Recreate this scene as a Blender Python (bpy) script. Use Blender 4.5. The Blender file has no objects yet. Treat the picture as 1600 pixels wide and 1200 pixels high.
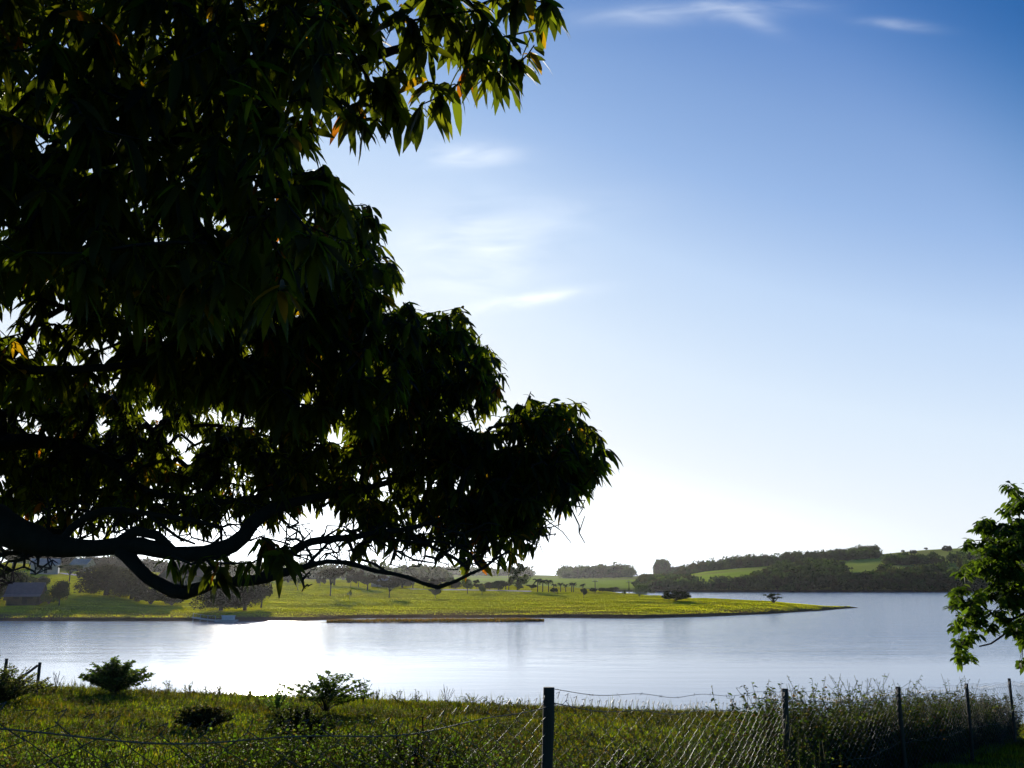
import bpy, math, random
import numpy as np
from mathutils import Vector

random.seed(7)
rng = np.random.default_rng(7)
S = bpy.context.scene
COL = S.collection
R = math.radians

# ------------------------------------------------------------------ camera
EYE = 7.0                       # metres above the water, which lies at z = 0
F = 1600 * 35.0 / 36.0          # focal length in photo pixels
HOR = 908.0
P = math.atan((HOR - 600) / F)
CP, SP = math.cos(P), math.sin(P)
cd = bpy.data.cameras.new("camera")
cd.lens = 35.0; cd.sensor_width = 36.0; cd.clip_start = 0.05; cd.clip_end = 20000
cam = bpy.data.objects.new("camera", cd); COL.objects.link(cam)
cam.location = (0, 0, EYE); cam.rotation_euler = (math.pi / 2 + P, 0, 0)
S.camera = cam

# ------------------------------------------------------------------ light
SUN_EL, SUN_AZ = R(10.5), R(-13.6)       # azimuth clockwise from +Y
w = bpy.data.worlds.new("World"); S.world = w; w.use_nodes = True
nt = w.node_tree; nt.nodes.clear()
def N(t, nt=nt, **k):
    n = nt.nodes.new(t)
    for a, b in k.items(): setattr(n, a, b)
    return n
out = N("ShaderNodeOutputWorld"); bg = N("ShaderNodeBackground")
sky = N("ShaderNodeTexSky", sky_type='NISHITA', sun_disc=False, sun_elevation=SUN_EL, sun_rotation=SUN_AZ,
        altitude=600, air_density=1.0, dust_density=0.35, ozone_density=3.0)
SKY_STRENGTH = 0.12
bg.inputs['Strength'].default_value = SKY_STRENGTH
def wmath(op, a, b=None, c=None, clamp=False):
    n = N("ShaderNodeMath", operation=op, use_clamp=clamp)
    for i, v in enumerate((a, b, c)):
        if v is None: continue
        if isinstance(v, (int, float)): n.inputs[i].default_value = v
        else: nt.links.new(v, n.inputs[i])
    return n.outputs[0]
tc = N("ShaderNodeTexCoord"); sep = N("ShaderNodeSeparateXYZ"); nt.links.new(tc.outputs['Generated'], sep.inputs[0])
yy = wmath('MAXIMUM', sep.outputs[1], 0.05)
px_ = wmath('DIVIDE', sep.outputs[0], yy); pz_ = wmath('DIVIDE', sep.outputs[2], yy)
cmb = N("ShaderNodeCombineXYZ"); nt.links.new(px_, cmb.inputs[0]); nt.links.new(pz_, cmb.inputs[1])
def slope_of(u, v):
    vp = (600 - v) / F; yc = CP - SP * vp
    return ((u - 800) / F / yc, (SP + CP * vp) / yc)
cloud = None
# wisps of high cloud: centre, half length, half height, tilt, opacity
for (u, v, a, b, tilt, op) in [(820, 470, 95, 11, 10, 1.2), (740, 390, 110, 75, 0, .75), (730, 242, 75, 20, 0, .85),
                               (1080, 18, 170, 20, 4, .42), (1170, 30, 50, 14, -25, .25), (1400, 38, 60, 10, -6, .28), (900, 330, 120, 30, 10, .16)]:
    cx, cz = slope_of(u, v)
    mp = N("ShaderNodeMapping", vector_type='TEXTURE')
    mp.inputs['Location'].default_value = (cx, cz, 0); mp.inputs['Rotation'].default_value = (0, 0, R(tilt))
    mp.inputs['Scale'].default_value = (a / F, b / F, 1)
    nt.links.new(cmb.outputs[0], mp.inputs[0])
    ln = N("ShaderNodeVectorMath", operation='LENGTH'); nt.links.new(mp.outputs[0], ln.inputs[0])
    e = wmath('POWER', 2.718, wmath('MULTIPLY', wmath('MULTIPLY', ln.outputs['Value'], ln.outputs['Value']), -1.0))
    e = wmath('MULTIPLY', e, op)
    cloud = e if cloud is None else wmath('ADD', cloud, e)
mp = N("ShaderNodeMapping"); mp.inputs['Scale'].default_value = (9, 30, 1); mp.inputs['Rotation'].default_value = (0, 0, R(-8))
nt.links.new(cmb.outputs[0], mp.inputs[0])
nz = N("ShaderNodeTexNoise"); nz.inputs['Scale'].default_value = 1.3; nz.inputs['Detail'].default_value = 7; nz.inputs['Distortion'].default_value = .6
nt.links.new(mp.outputs[0], nz.inputs['Vector'])
mr = N("ShaderNodeMapRange"); mr.inputs[1].default_value = .28; mr.inputs[2].default_value = .75
nt.links.new(nz.outputs['Fac'], mr.inputs[0])
cl = wmath('MULTIPLY', cloud, mr.outputs[0], clamp=True)
mix = N("ShaderNodeMix", data_type='RGBA'); nt.links.new(cl, mix.inputs['Factor'])
# deepen the blue away from the sun and overhead, brighten towards it
UNIT = SKY_STRENGTH * 2 ** .35
sc_ = N("ShaderNodeSeparateColor"); nt.links.new(sky.outputs[0], sc_.inputs[0])
nv = N("ShaderNodeVectorMath", operation='NORMALIZE'); nt.links.new(tc.outputs['Generated'], nv.inputs[0])
dt = N("ShaderNodeVectorMath", operation='DOT_PRODUCT'); nt.links.new(nv.outputs[0], dt.inputs[0])
dt.inputs[1].default_value = (math.sin(SUN_AZ) * math.cos(SUN_EL), math.cos(SUN_AZ) * math.cos(SUN_EL), math.sin(SUN_EL))
s2 = N("ShaderNodeSeparateXYZ"); nt.links.new(nv.outputs[0], s2.inputs[0])
ang = wmath('ADD', wmath('ARCCOSINE', wmath('MINIMUM', dt.outputs['Value'], .9999)), wmath('MULTIPLY', wmath('ARCSINE', wmath('MAXIMUM', s2.outputs[2], 0)), .5))
dk = N("ShaderNodeMapRange", interpolation_type='SMOOTHSTEP'); nt.links.new(ang, dk.inputs[0])
dk.inputs[1].default_value = .84; dk.inputs[2].default_value = 1.07; dk.inputs[3].default_value = 0; dk.inputs[4].default_value = 1
tg = wmath('MULTIPLY', sc_.outputs[1], UNIT)
rmp = N("ShaderNodeValToRGB"); nt.links.new(tg, rmp.inputs[0])
def lin(c): return [((x / 255 + .055) / 1.055) ** 2.4 if x > 10 else x / 255 / 12.92 for x in c]
stops = [(0, (4, 22, 60)), (.12, (22, 62, 130)), (.20, (55, 105, 180)), (.266, (92, 135, 200)), (.328, (131, 166, 218)), (.392, (154, 186, 232)), (.50, (193, 217, 248)), (.70, (221, 237, 254)), (1.0, (240, 248, 255))]
el_ = rmp.color_ramp.elements
for k_, (p_, c_) in enumerate(stops):
    e_ = el_[k_] if k_ < 2 else el_.new(p_)
    e_.position = p_; e_.color = (*lin(c_), 1)
sr = N("ShaderNodeSeparateColor"); nt.links.new(rmp.outputs[0], sr.inputs[0])
over = wmath('MAXIMUM', tg, 1.0)
cc_ = N("ShaderNodeCombineColor")
for ch, low in enumerate((.25, .60, .72)):
    v0 = wmath('MULTIPLY', wmath('MULTIPLY', sr.outputs[ch], over), 1 / UNIT)
    nt.links.new(wmath('MULTIPLY', v0, wmath('MULTIPLY_ADD', dk.outputs[0], low - 1, 1.0)), cc_.inputs[ch])
nt.links.new(cc_.outputs[0], mix.inputs['A'])
mix.inputs['B'].default_value = (7.2, 7.6, 8.0, 1)
nt.links.new(mix.outputs['Result'], bg.inputs[0]); nt.links.new(bg.outputs[0], out.inputs[0])

sl = bpy.data.lights.new("sun", 'SUN'); sl.energy = 5.0; sl.angle = R(0.5); sl.color = (1, .93, .82)
sun = bpy.data.objects.new("sun", sl); COL.objects.link(sun)
sd = Vector((math.sin(SUN_AZ) * math.cos(SUN_EL), math.cos(SUN_AZ) * math.cos(SUN_EL), math.sin(SUN_EL)))
sun.rotation_euler = sd.to_track_quat('Z', 'Y').to_euler(); sun.location = (-10, 40, 30)

S.view_settings.view_transform = 'Standard'; S.view_settings.look = 'None'
S.view_settings.exposure = 0.35; S.view_settings.gamma = 1.0
S.render.engine = 'CYCLES'
S.cycles.max_bounces = 6; S.cycles.diffuse_bounces = 2; S.cycles.glossy_bounces = 2; S.cycles.transmission_bounces = 3
S.cycles.volume_bounces = 0; S.cycles.transparent_max_bounces = 4
S.cycles.caustics_reflective = False; S.cycles.caustics_refractive = False
S.cycles.use_denoising = True

# ------------------------------------------------------------------ helpers
def px(u, v, Y):
    """a point Y metres ahead of the viewpoint in the direction of photo pixel (u, v)"""
    a, b = slope_of(u, v)
    return np.array((a * Y, Y, EYE + b * Y))
def X_of(u, Y): return (u - 800) / F / 1.022 * Y
def u_of(X, Y): return 800 + X / Y * F * 1.022

def mesh_np(name, V, faces, mat, parent=None, smooth=True, tint=None):
    """faces: list of (k-column int arrays)"""
    me = bpy.data.meshes.new(name)
    V = np.asarray(V, dtype=np.float32)
    me.vertices.add(len(V)); me.vertices.foreach_set('co', V.ravel())
    fl = [np.asarray(f, dtype=np.int32) for f in faces if len(f)]
    tot = sum(f.size for f in fl); nf = sum(len(f) for f in fl)
    me.loops.add(tot); me.polygons.add(nf)
    me.loops.foreach_set('vertex_index', np.concatenate([f.ravel() for f in fl]))
    ls, s = [], 0
    for f in fl:
        ls.append(s + np.arange(len(f)) * f.shape[1]); s += f.size
    me.polygons.foreach_set('loop_start', np.concatenate(ls).astype(np.int32))
    try: me.polygons.foreach_set('loop_total', np.concatenate([np.full(len(f), f.shape[1]) for f in fl]).astype(np.int32))
    except Exception: pass
    me.update(calc_edges=True); me.validate()
    if tint is not None:
        ca = me.color_attributes.new('tint', 'FLOAT_COLOR', 'POINT')
        t4 = np.ones((len(V), 4), dtype=np.float32); t4[:, :3] = tint
        ca.data.foreach_set('color', t4.ravel())
    me.polygons.foreach_set('use_smooth', np.full(nf, smooth))
    me.materials.append(mat)
    o = bpy.data.objects.new(name, me); COL.objects.link(o)
    if parent: o.parent = parent
    return o

class MB:
    """collects shapes and links them as one mesh"""
    def __init__(s): s.V = []; s.Q = []; s.T = []; s.n = 0
    def add(s, V, Q=None, T=None):
        if Q is not None and len(Q): s.Q.append(np.asarray(Q) + s.n)
        if T is not None and len(T): s.T.append(np.asarray(T) + s.n)
        s.V.append(np.asarray(V, float)); s.n += len(V)
    def box(s, c, d, rz=0, taper=1.0):
        x, y, z = np.array(d) / 2
        v = np.array([(-x, -y, -z), (x, -y, -z), (x, y, -z), (-x, y, -z), (-x * taper, -y * taper, z), (x * taper, -y * taper, z), (x * taper, y * taper, z), (-x * taper, y * taper, z)])
        cc, ss = math.cos(rz), math.sin(rz)
        v = np.stack([v[:, 0] * cc - v[:, 1] * ss, v[:, 0] * ss + v[:, 1] * cc, v[:, 2]], 1) + np.array(c)
        s.add(v, Q=[(0, 3, 2, 1), (4, 5, 6, 7), (0, 1, 5, 4), (1, 2, 6, 5), (2, 3, 7, 6), (3, 0, 4, 7)])
    def tube(s, pts, rad, n=6, wob=0.0, caps=True):
        pts = np.asarray(pts, float); m = len(pts)
        rad = np.full(m, rad) if np.isscalar(rad) else np.asarray(rad, float)
        t = np.gradient(pts, axis=0); t /= np.linalg.norm(t, axis=1)[:, None] + 1e-9
        ref = np.array((0.31, 0.2, 1.0)) if abs(t[:, 2]).mean() < .8 else np.array((1.0, 0.3, 0.1))
        a = np.cross(t, ref); a /= np.linalg.norm(a, axis=1)[:, None] + 1e-9
        b = np.cross(t, a)
        ang = np.arange(n) / n * 2 * math.pi
        rr = rad[:, None] * (1 + wob * rng.normal(size=(m, n)))
        V = pts[:, None] + rr[..., None] * (np.cos(ang)[None, :, None] * a[:, None] + np.sin(ang)[None, :, None] * b[:, None])
        i = np.arange(m - 1)[:, None] * n; j = np.arange(n)[None]; k = (j + 1) % n
        Q = np.stack([i + j, i + k, i + n + k, i + n + j], -1).reshape(-1, 4)
        V = V.reshape(-1, 3); T = []
        if caps:
            V = np.vstack([V, pts[0], pts[-1]]); c0, c1 = m * n, m * n + 1
            for q in range(n):
                T.append((c0, (q + 1) % n, q)); T.append((c1, (m - 1) * n + q, (m - 1) * n + (q + 1) % n))
        s.add(V, Q, T)
    def segs(s, A, B, ra, rb, n=5):
        """many separate tapered segments"""
        A = np.asarray(A, float); B = np.asarray(B, float)
        t = B - A; t /= np.linalg.norm(t, axis=1)[:, None] + 1e-9
        a = np.cross(t, np.array((.3, .21, .9))); a /= np.linalg.norm(a, axis=1)[:, None] + 1e-9
        b = np.cross(t, a); ang = np.arange(n) / n * 2 * math.pi
        c = np.cos(ang)[None, :, None] * a[:, None] + np.sin(ang)[None, :, None] * b[:, None]
        V = np.stack([A[:, None] + c * np.reshape(ra, (-1, 1, 1)), B[:, None] + c * np.reshape(rb, (-1, 1, 1))], 1).reshape(-1, 3)
        i = np.arange(len(A))[:, None] * 2 * n; j = np.arange(n)[None]; k = (j + 1) % n
        s.add(V, np.stack([i + j, i + k, i + n + k, i + n + j], -1).reshape(-1, 4))
    def build(s, name, mat, parent=None, smooth=True, tint=None):
        return mesh_np(name, np.vstack(s.V), [np.vstack(s.Q) if s.Q else [], np.vstack(s.T) if s.T else []], mat, parent, smooth, tint)

def norm(a): return a / (np.linalg.norm(a, axis=-1, keepdims=True) + 1e-9)

def leaves(pos, d, L, W, droop=0.25, nseg=4, fold=0.25, tip=1.0, wave=0.0):
    """V-folded curved leaf blades; returns verts and quads"""
    pos = np.asarray(pos, float); n = len(pos); d = norm(np.asarray(d, float))
    upv = norm(np.array((0, 0, 1.0)) + rng.normal(size=(n, 3)) * .35)
    side = norm(np.cross(d, upv)); nrm = np.cross(side, d)
    roll = rng.normal(size=n) * .5
    side, nrm = side * np.cos(roll)[:, None] + nrm * np.sin(roll)[:, None], nrm * np.cos(roll)[:, None] - side * np.sin(roll)[:, None]
    L = np.broadcast_to(L, (n,)); W = np.broadcast_to(W, (n,)); dr = np.broadcast_to(droop, (n,)) * rng.uniform(.4, 1.5, n)
    t = np.linspace(0, 1, nseg + 1)
    wp = np.sin(math.pi * np.clip(t, .03, .985) ** 1.0) ** .62
    wp[0] = .06; wp[-1] = .03
    cen = pos[:, None] + d[:, None] * (L[:, None] * t[None])[..., None] - np.array((0, 0, 1.0)) * (dr[:, None] * L[:, None] * t[None] ** 2)[..., None]
    wv = wave * np.sin(t * 9)[None] * L[:, None]
    cen = cen + nrm[:, None] * wv[..., None]
    off = side[:, None] * (W[:, None] * wp[None] / 2)[..., None]
    lift = nrm[:, None] * (W[:, None] * wp[None] / 2 * fold)[..., None]
    V = np.stack([cen - off + lift, cen, cen + off + lift], 2).reshape(n, -1, 3)
    m = (nseg + 1) * 3
    q = []
    for i in range(nseg):
        q.append((3 * i, 3 * i + 1, 3 * i + 4, 3 * i + 3)); q.append((3 * i + 1, 3 * i + 2, 3 * i + 5, 3 * i + 4))
    Q = (np.arange(n)[:, None, None] * m + np.array(q)[None]).reshape(-1, 4)
    return V.reshape(-1, 3), Q, m

def quads(pos, size, aspect=.6, flat=0.0):
    """small leaf-like kite faces"""
    n = len(pos); a = norm(rng.normal(size=(n, 3))); b = rng.normal(size=(n, 3))
    if flat: a[:, 2] *= (1 - flat); b[:, 2] *= (1 - flat); a = norm(a)
    b = norm(b - a * (a * b).sum(1, keepdims=True))
    s = np.broadcast_to(size, (n,))[:, None] * rng.uniform(.6, 1.3, (n, 1))
    V = np.stack([pos - a * s, pos - b * s * aspect, pos + a * s, pos + b * s * aspect], 1).reshape(-1, 3)
    return V, np.arange(4 * n).reshape(-1, 4)

ORD = ['first', 'second', 'third', 'fourth', 'fifth', 'sixth', 'seventh', 'eighth', 'ninth', 'tenth', 'eleventh', 'twelfth', 'thirteenth', 'fourteenth', 'fifteenth']
def thing(name, label, cat, loc=(0, 0, 0), group=None, rz=0):
    o = bpy.data.objects.new(name, None); COL.objects.link(o); o.empty_display_size = .3
    o.location = loc; o.rotation_euler = (0, 0, rz)
    o['label'] = label; o['category'] = cat
    if group: o['group'] = group
    return o
def stuff(o, label, cat): o['kind'] = 'stuff'; o['label'] = label; o['category'] = cat; return o
def struct(o): o['kind'] = 'structure'; return o
def localise(me_o, base):
    """shift a mesh so that its thing's Empty can stand at base"""
    pass

# ------------------------------------------------------------------ materials
def mat_new(name):
    m = bpy.data.materials.new(name); m.use_nodes = True
    t = m.node_tree; b = t.nodes['Principled BSDF']; o = t.nodes['Material Output']
    return m, t, b, o
def noise_col(t, cols, scale, detail=5, coord='Object', vecscale=None, rough=.6, pos=None):
    tc = t.nodes.new('ShaderNodeTexCoord'); nz = t.nodes.new('ShaderNodeTexNoise')
    nz.inputs['Scale'].default_value = scale; nz.inputs['Detail'].default_value = detail; nz.inputs['Roughness'].default_value = rough
    src = tc.outputs[coord]
    if vecscale:
        mp = t.nodes.new('ShaderNodeMapping'); mp.inputs['Scale'].default_value = vecscale
        t.links.new(src, mp.inputs[0]); src = mp.outputs[0]
    t.links.new(src, nz.inputs['Vector'])
    cr = t.nodes.new('ShaderNodeValToRGB'); el = cr.color_ramp.elements
    k = len(cols)
    pos = pos or [.3 + .4 * i / (k - 1) for i in range(k)]
    el[0].color = (*cols[0], 1); el[0].position = pos[0]; el[1].color = (*cols[-1], 1); el[1].position = pos[-1]
    for i in range(1, k - 1):
        e = el.new(pos[i]); e.color = (*cols[i], 1)
    t.links.new(nz.outputs['Fac'], cr.inputs[0])
    return cr.outputs[0], nz.outputs['Fac'], src
def bump(t, b, fac, strength, dist):
    bp = t.nodes.new('ShaderNodeBump'); bp.inputs['Strength'].default_value = strength; bp.inputs['Distance'].default_value = dist
    t.links.new(fac, bp.inputs['Height']); t.links.new(bp.outputs[0], b.inputs['Normal']); return bp
def simple(name, cols, scale=3, rough=.8, bmp=.3, bd=.02, vecscale=None, metallic=0, spec=.3):
    m, t, b, o = mat_new(name)
    c, f, s = noise_col(t, cols, scale, vecscale=vecscale); t.links.new(c, b.inputs['Base Color'])
    b.inputs['Roughness'].default_value = rough; b.inputs['Metallic'].default_value = metallic; b.inputs['Specular IOR Level'].default_value = spec
    bump(t, b, f, bmp, bd); return m
def leaf_mat(name, trans=.4, tcol=(1.6, 1.5, .5), rough=.45, spec=.35):
    m, t, b, o = mat_new(name)
    at = t.nodes.new('ShaderNodeAttribute'); at.attribute_name = 'tint'
    t.links.new(at.outputs['Color'], b.inputs['Base Color'])
    b.inputs['Roughness'].default_value = rough; b.inputs['Specular IOR Level'].default_value = spec
    mu = t.nodes.new('ShaderNodeMix'); mu.data_type = 'RGBA'; mu.blend_type = 'MULTIPLY'; mu.inputs['Factor'].default_value = 1
    t.links.new(at.outputs['Color'], mu.inputs['A']); mu.inputs['B'].default_value = (*tcol, 1)
    mu.clamp_result = False
    tr = t.nodes.new('ShaderNodeBsdfTranslucent'); t.links.new(mu.outputs['Result'], tr.inputs[0])
    mx = t.nodes.new('ShaderNodeMixShader'); mx.inputs[0].default_value = trans
    t.links.new(b.outputs[0], mx.inputs[1]); t.links.new(tr.outputs[0], mx.inputs[2]); t.links.new(mx.outputs[0], o.inputs[0])
    return m
M = {}
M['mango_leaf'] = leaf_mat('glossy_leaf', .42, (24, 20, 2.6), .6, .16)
M['leaf'] = leaf_mat('soft_leaf', .4, (3.2, 3.4, 1.0), .65, .12)
M['far_leaf'] = leaf_mat('far_leaf', .25, (1.6, 1.8, .8), .9, .0)
M['meadow_blade'] = leaf_mat('meadow_blade', .5, (2.9, 2.9, .5), .8, .0)
M['grass_blade'] = leaf_mat('grass_blade', .5, (2.0, 2.05, .5), .7, .08)
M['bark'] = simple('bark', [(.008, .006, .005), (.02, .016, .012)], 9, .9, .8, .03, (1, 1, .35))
M['far_bark'] = simple('far_bark', [(.05, .04, .03), (.09, .07, .05)], 5, .9)
M['post'] = simple('post_wood', [(.03, .024, .018), (.075, .06, .045)], 14, .85, .7, .01, (1, 1, .08))
M['wire'] = simple('galvanised_wire', [(.025, .025, .024), (.10, .10, .095)], 30, .5, .2, .002, metallic=.7, spec=.5)
M['barb'] = simple('rusty_wire', [(.06, .05, .045), (.2, .18, .16)], 40, .5, .2, .002, metallic=.6)
M['roof_blue'] = simple('blue_grey_roofing', [(.05, .065, .09), (.08, .10, .13)], 1.2, .5, .2, .03)
M['roof_pink'] = simple('faded_red_roofing', [(.17, .075, .05), (.24, .11, .08)], 1.5, .9, .2, .03, spec=.05)
M['roof_white'] = simple('pale_roofing', [(.26, .27, .28), (.34, .35, .35)], 1.2, .9, .2, .03, spec=.05)
M['wall_pale'] = simple('pale_plaster', [(.25, .24, .21), (.33, .31, .28)], 1.5, .9, .2, .02)
M['wall_dark'] = simple('weathered_boards', [(.04, .034, .028), (.08, .065, .05)], 3, .9, .3, .02)
M['opening'] = simple('dark_opening', [(.012, .012, .014), (.02, .02, .022)], 2, .4, .05, .01)
M['white_paint'] = simple('white_paint', [(.45, .46, .47), (.6, .6, .6)], 2, .6, .1, .01)
M['deck'] = simple('grey_planks', [(.22, .22, .22), (.38, .38, .37)], 4, .7, .3, .02)
M['path'] = simple('pale_dirt', [(.30, .24, .17), (.44, .37, .28)], .6, .95, .4, .05)

# terrain grass: greens with straw patches, bare earth close to the waterline
def ground_mat(name, greens, scale, dirt, zlo, zhi, patch, patchcols, bump_s=(1.2, .35), stretch=(1, 1, 1)):
    m, t, b, o = mat_new(name)
    c1, f1, s1 = noise_col(t, greens, scale, 8, vecscale=stretch)
    c2, f2, s2 = noise_col(t, patchcols, patch, 5, vecscale=stretch)
    n3 = t.nodes.new('ShaderNodeTexNoise'); n3.inputs['Scale'].default_value = patch * .6; n3.inputs['Detail'].default_value = 6
    t.links.new(s1, n3.inputs['Vector'])
    r3 = t.nodes.new('ShaderNodeMapRange'); r3.inputs[1].default_value = .46; r3.inputs[2].default_value = .66; t.links.new(n3.outputs['Fac'], r3.inputs[0])
    mx = t.nodes.new('ShaderNodeMix'); mx.data_type = 'RGBA'; t.links.new(r3.outputs[0], mx.inputs['Factor']); t.links.new(c1, mx.inputs['A']); t.links.new(c2, mx.inputs['B'])
    g = t.nodes.new('ShaderNodeNewGeometry'); sp = t.nodes.new('ShaderNodeSeparateXYZ'); t.links.new(g.outputs['Position'], sp.inputs[0])
    ad = t.nodes.new('ShaderNodeMath'); ad.operation = 'MULTIPLY_ADD'; ad.inputs[1].default_value = (zhi - zlo) * 1.3; t.links.new(f2, ad.inputs[0])
    ad.inputs[2].default_value = -(zhi - zlo) * .65
    a2 = t.nodes.new('ShaderNodeMath'); t.links.new(sp.outputs[2], a2.inputs[0]); t.links.new(ad.outputs[0], a2.inputs[1])
    rz = t.nodes.new('ShaderNodeMapRange'); rz.inputs[1].default_value = zlo; rz.inputs[2].default_value = zhi; t.links.new(a2.outputs[0], rz.inputs[0])
    m2 = t.nodes.new('ShaderNodeMix'); m2.data_type = 'RGBA'; t.links.new(rz.outputs[0], m2.inputs['Factor']); m2.inputs['A'].default_value = (*dirt, 1)
    t.links.new(mx.outputs['Result'], m2.inputs['B']); t.links.new(m2.outputs['Result'], b.inputs['Base Color'])
    b.inputs['Roughness'].default_value = 1; b.inputs['Specular IOR Level'].default_value = 0
    n4 = t.nodes.new('ShaderNodeTexNoise'); n4.inputs['Scale'].default_value = bump_s[0]; n4.inputs['Detail'].default_value = 8; n4.inputs['Roughness'].default_value = .65
    t.links.new(s1, n4.inputs['Vector']); bump(t, b, n4.outputs['Fac'], .9, bump_s[1])
    return m
M['pen'] = ground_mat('meadow', [(.24, .25, .008), (.46, .45, .012), (.60, .55, .025)], .35, (.17, .105, .06), .55, 1.25, .06,
                      [(.16, .19, .010), (.46, .38, .03)], (.9, .8))
M['near'] = ground_mat('rough_grass_ground', [(.035, .05, .012), (.07, .10, .02), (.12, .15, .03)], 2.5, (.10, .07, .045), 2.2, 3.0, .35,
                       [(.06, .07, .02), (.11, .09, .045)], (5, .12))
M['hill'] = ground_mat('hill_pasture', [(.26, .36, .03), (.40, .50, .06)], .02, (.05, .05, .035), 1, 3, .008,
                       [(.26, .27, .06), (.34, .33, .10)], (.1, 2.0))

# water
m, t, b, o = mat_new('lake_water'); M['water'] = m
b.inputs['Base Color'].default_value = (.04, .21, .46, 1); b.inputs['IOR'].default_value = 1.40
b.inputs['Roughness'].default_value = .12
tcn = t.nodes.new('ShaderNodeTexCoord')
def wnoise(sc, vec, detail=3, rough=.55):
    mp = t.nodes.new('ShaderNodeMapping'); mp.inputs['Scale'].default_value = vec; t.links.new(tcn.outputs['Object'], mp.inputs[0])
    n = t.nodes.new('ShaderNodeTexNoise'); n.inputs['Scale'].default_value = sc; n.inputs['Detail'].default_value = detail; n.inputs['Roughness'].default_value = rough
    t.links.new(mp.outputs[0], n.inputs['Vector']); return n.outputs['Fac']
def m_(op, a, bb=None, c=None):
    n = t.nodes.new('ShaderNodeMath'); n.operation = op
    for i, v in enumerate((a, bb, c)):
        if v is None: continue
        if isinstance(v, (int, float)): n.inputs[i].default_value = v
        else: t.links.new(v, n.inputs[i])
    return n.outputs[0]
wa = wnoise(1.1, (.5, 1.3, 1), 4, .6); wb = wnoise(.22, (.4, 1.4, 1), 4); patch = wnoise(.02, (.5, 1.4, 1), 4)
gp = t.nodes.new('ShaderNodeNewGeometry'); sp = t.nodes.new('ShaderNodeSeparateXYZ'); t.links.new(gp.outputs['Position'], sp.inputs[0])
calm = t.nodes.new('ShaderNodeMapRange'); calm.interpolation_type = 'SMOOTHSTEP'      # sheltered, calmer water under the near bank
t.links.new(m_('MULTIPLY_ADD', patch, 60, sp.outputs[1]), calm.inputs[0])
calm.inputs[1].default_value = 105; calm.inputs[2].default_value = 165; calm.inputs[3].default_value = .05; calm.inputs[4].default_value = 1.0
h = m_('ADD', m_('MULTIPLY', wa, .30), m_('MULTIPLY', wb, 1.1))
h = m_('MULTIPLY', h, calm.outputs[0])
bp = t.nodes.new('ShaderNodeBump'); bp.inputs['Strength'].default_value = 1; bp.inputs['Distance'].default_value = .27
t.links.new(h, bp.inputs['Height']); t.links.new(bp.outputs[0], b.inputs['Normal'])

# ------------------------------------------------------------------ terrain
def table(cols):
    us = np.array([c[0] for c in cols], float)
    Ys = np.array([[p[0] for p in c[1]] for c in cols], float); Zs = np.array([[p[1] for p in c[1]] for c in cols], float)
    def prof(u):
        return (np.array([np.interp(u, us, Ys[:, k]) for k in range(Ys.shape[1])]), np.array([np.interp(u, us, Zs[:, k]) for k in range(Zs.shape[1])]))
    def z(u, Y):
        a, b_ = prof(u); return float(np.interp(Y, a, b_))
    return prof, z
PEN = [(-900, [(176, -1), (182, 0), (186, .8), (205, 2), (240, 5), (300, 9), (380, 14), (650, 20)]),
       (0, [(176, -1), (182, 0), (186, .6), (205, 1.8), (240, 4.2), (300, 8.5), (380, 13.5), (650, 18)]),
       (200, [(175, -1), (181, 0), (184, .6), (205, 1.5), (240, 3.2), (300, 7), (380, 10.5), (650, 14)]),
       (330, [(175, -1), (181, 0), (185, .5), (205, 1.3), (240, 2.8), (300, 5.2), (380, 7.4), (650, 10)]),
       (480, [(177, -1), (183, 0), (187, .5), (200, 1.1), (240, 2.4), (300, 4.3), (400, 6.2), (650, 8)]),
       (560, [(190, -1), (196, 0), (200, .5), (212, 1.1), (245, 2.3), (305, 4.2), (400, 6.0), (650, 7.2)]),
       (700, [(192, -1), (198, 0), (202, .5), (215, 1.2), (250, 2.4), (310, 4.0), (400, 5.3), (650, 6)]),
       (900, [(192, -1), (198, 0), (201, .5), (215, 1.1), (250, 2.1), (300, 3.1), (380, 3.7), (650, 3)]),
       (1000, [(190, -1), (195, 0), (198, .5), (210, 1.1), (235, 1.9), (265, 2.6), (320, 2.9), (430, -1)]),
       (1100, [(200, -1), (205, 0), (208, .4), (215, .9), (230, 1.6), (250, 2.3), (270, 2.4), (330, -1)]),
       (1200, [(217, -1), (221, 0), (224, .35), (230, .8), (240, 1.3), (252, 1.7), (262, 1.5), (290, -1)]),
       (1280, [(242, -1), (245, 0), (247, .3), (250, .5), (254, .75), (258, .75), (263, .5), (275, -1)]),
       (1325, [(264, -1), (267, 0), (269, .15), (270.5, .3), (272, .3), (273, .25), (275, .1), (279, -1)]),
       (1352, [(268, -1), (270, -.6), (271, -.5), (272, -.4), (273, -.4), (274, -.4), (275, -.5), (280, -1)])]
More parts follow.
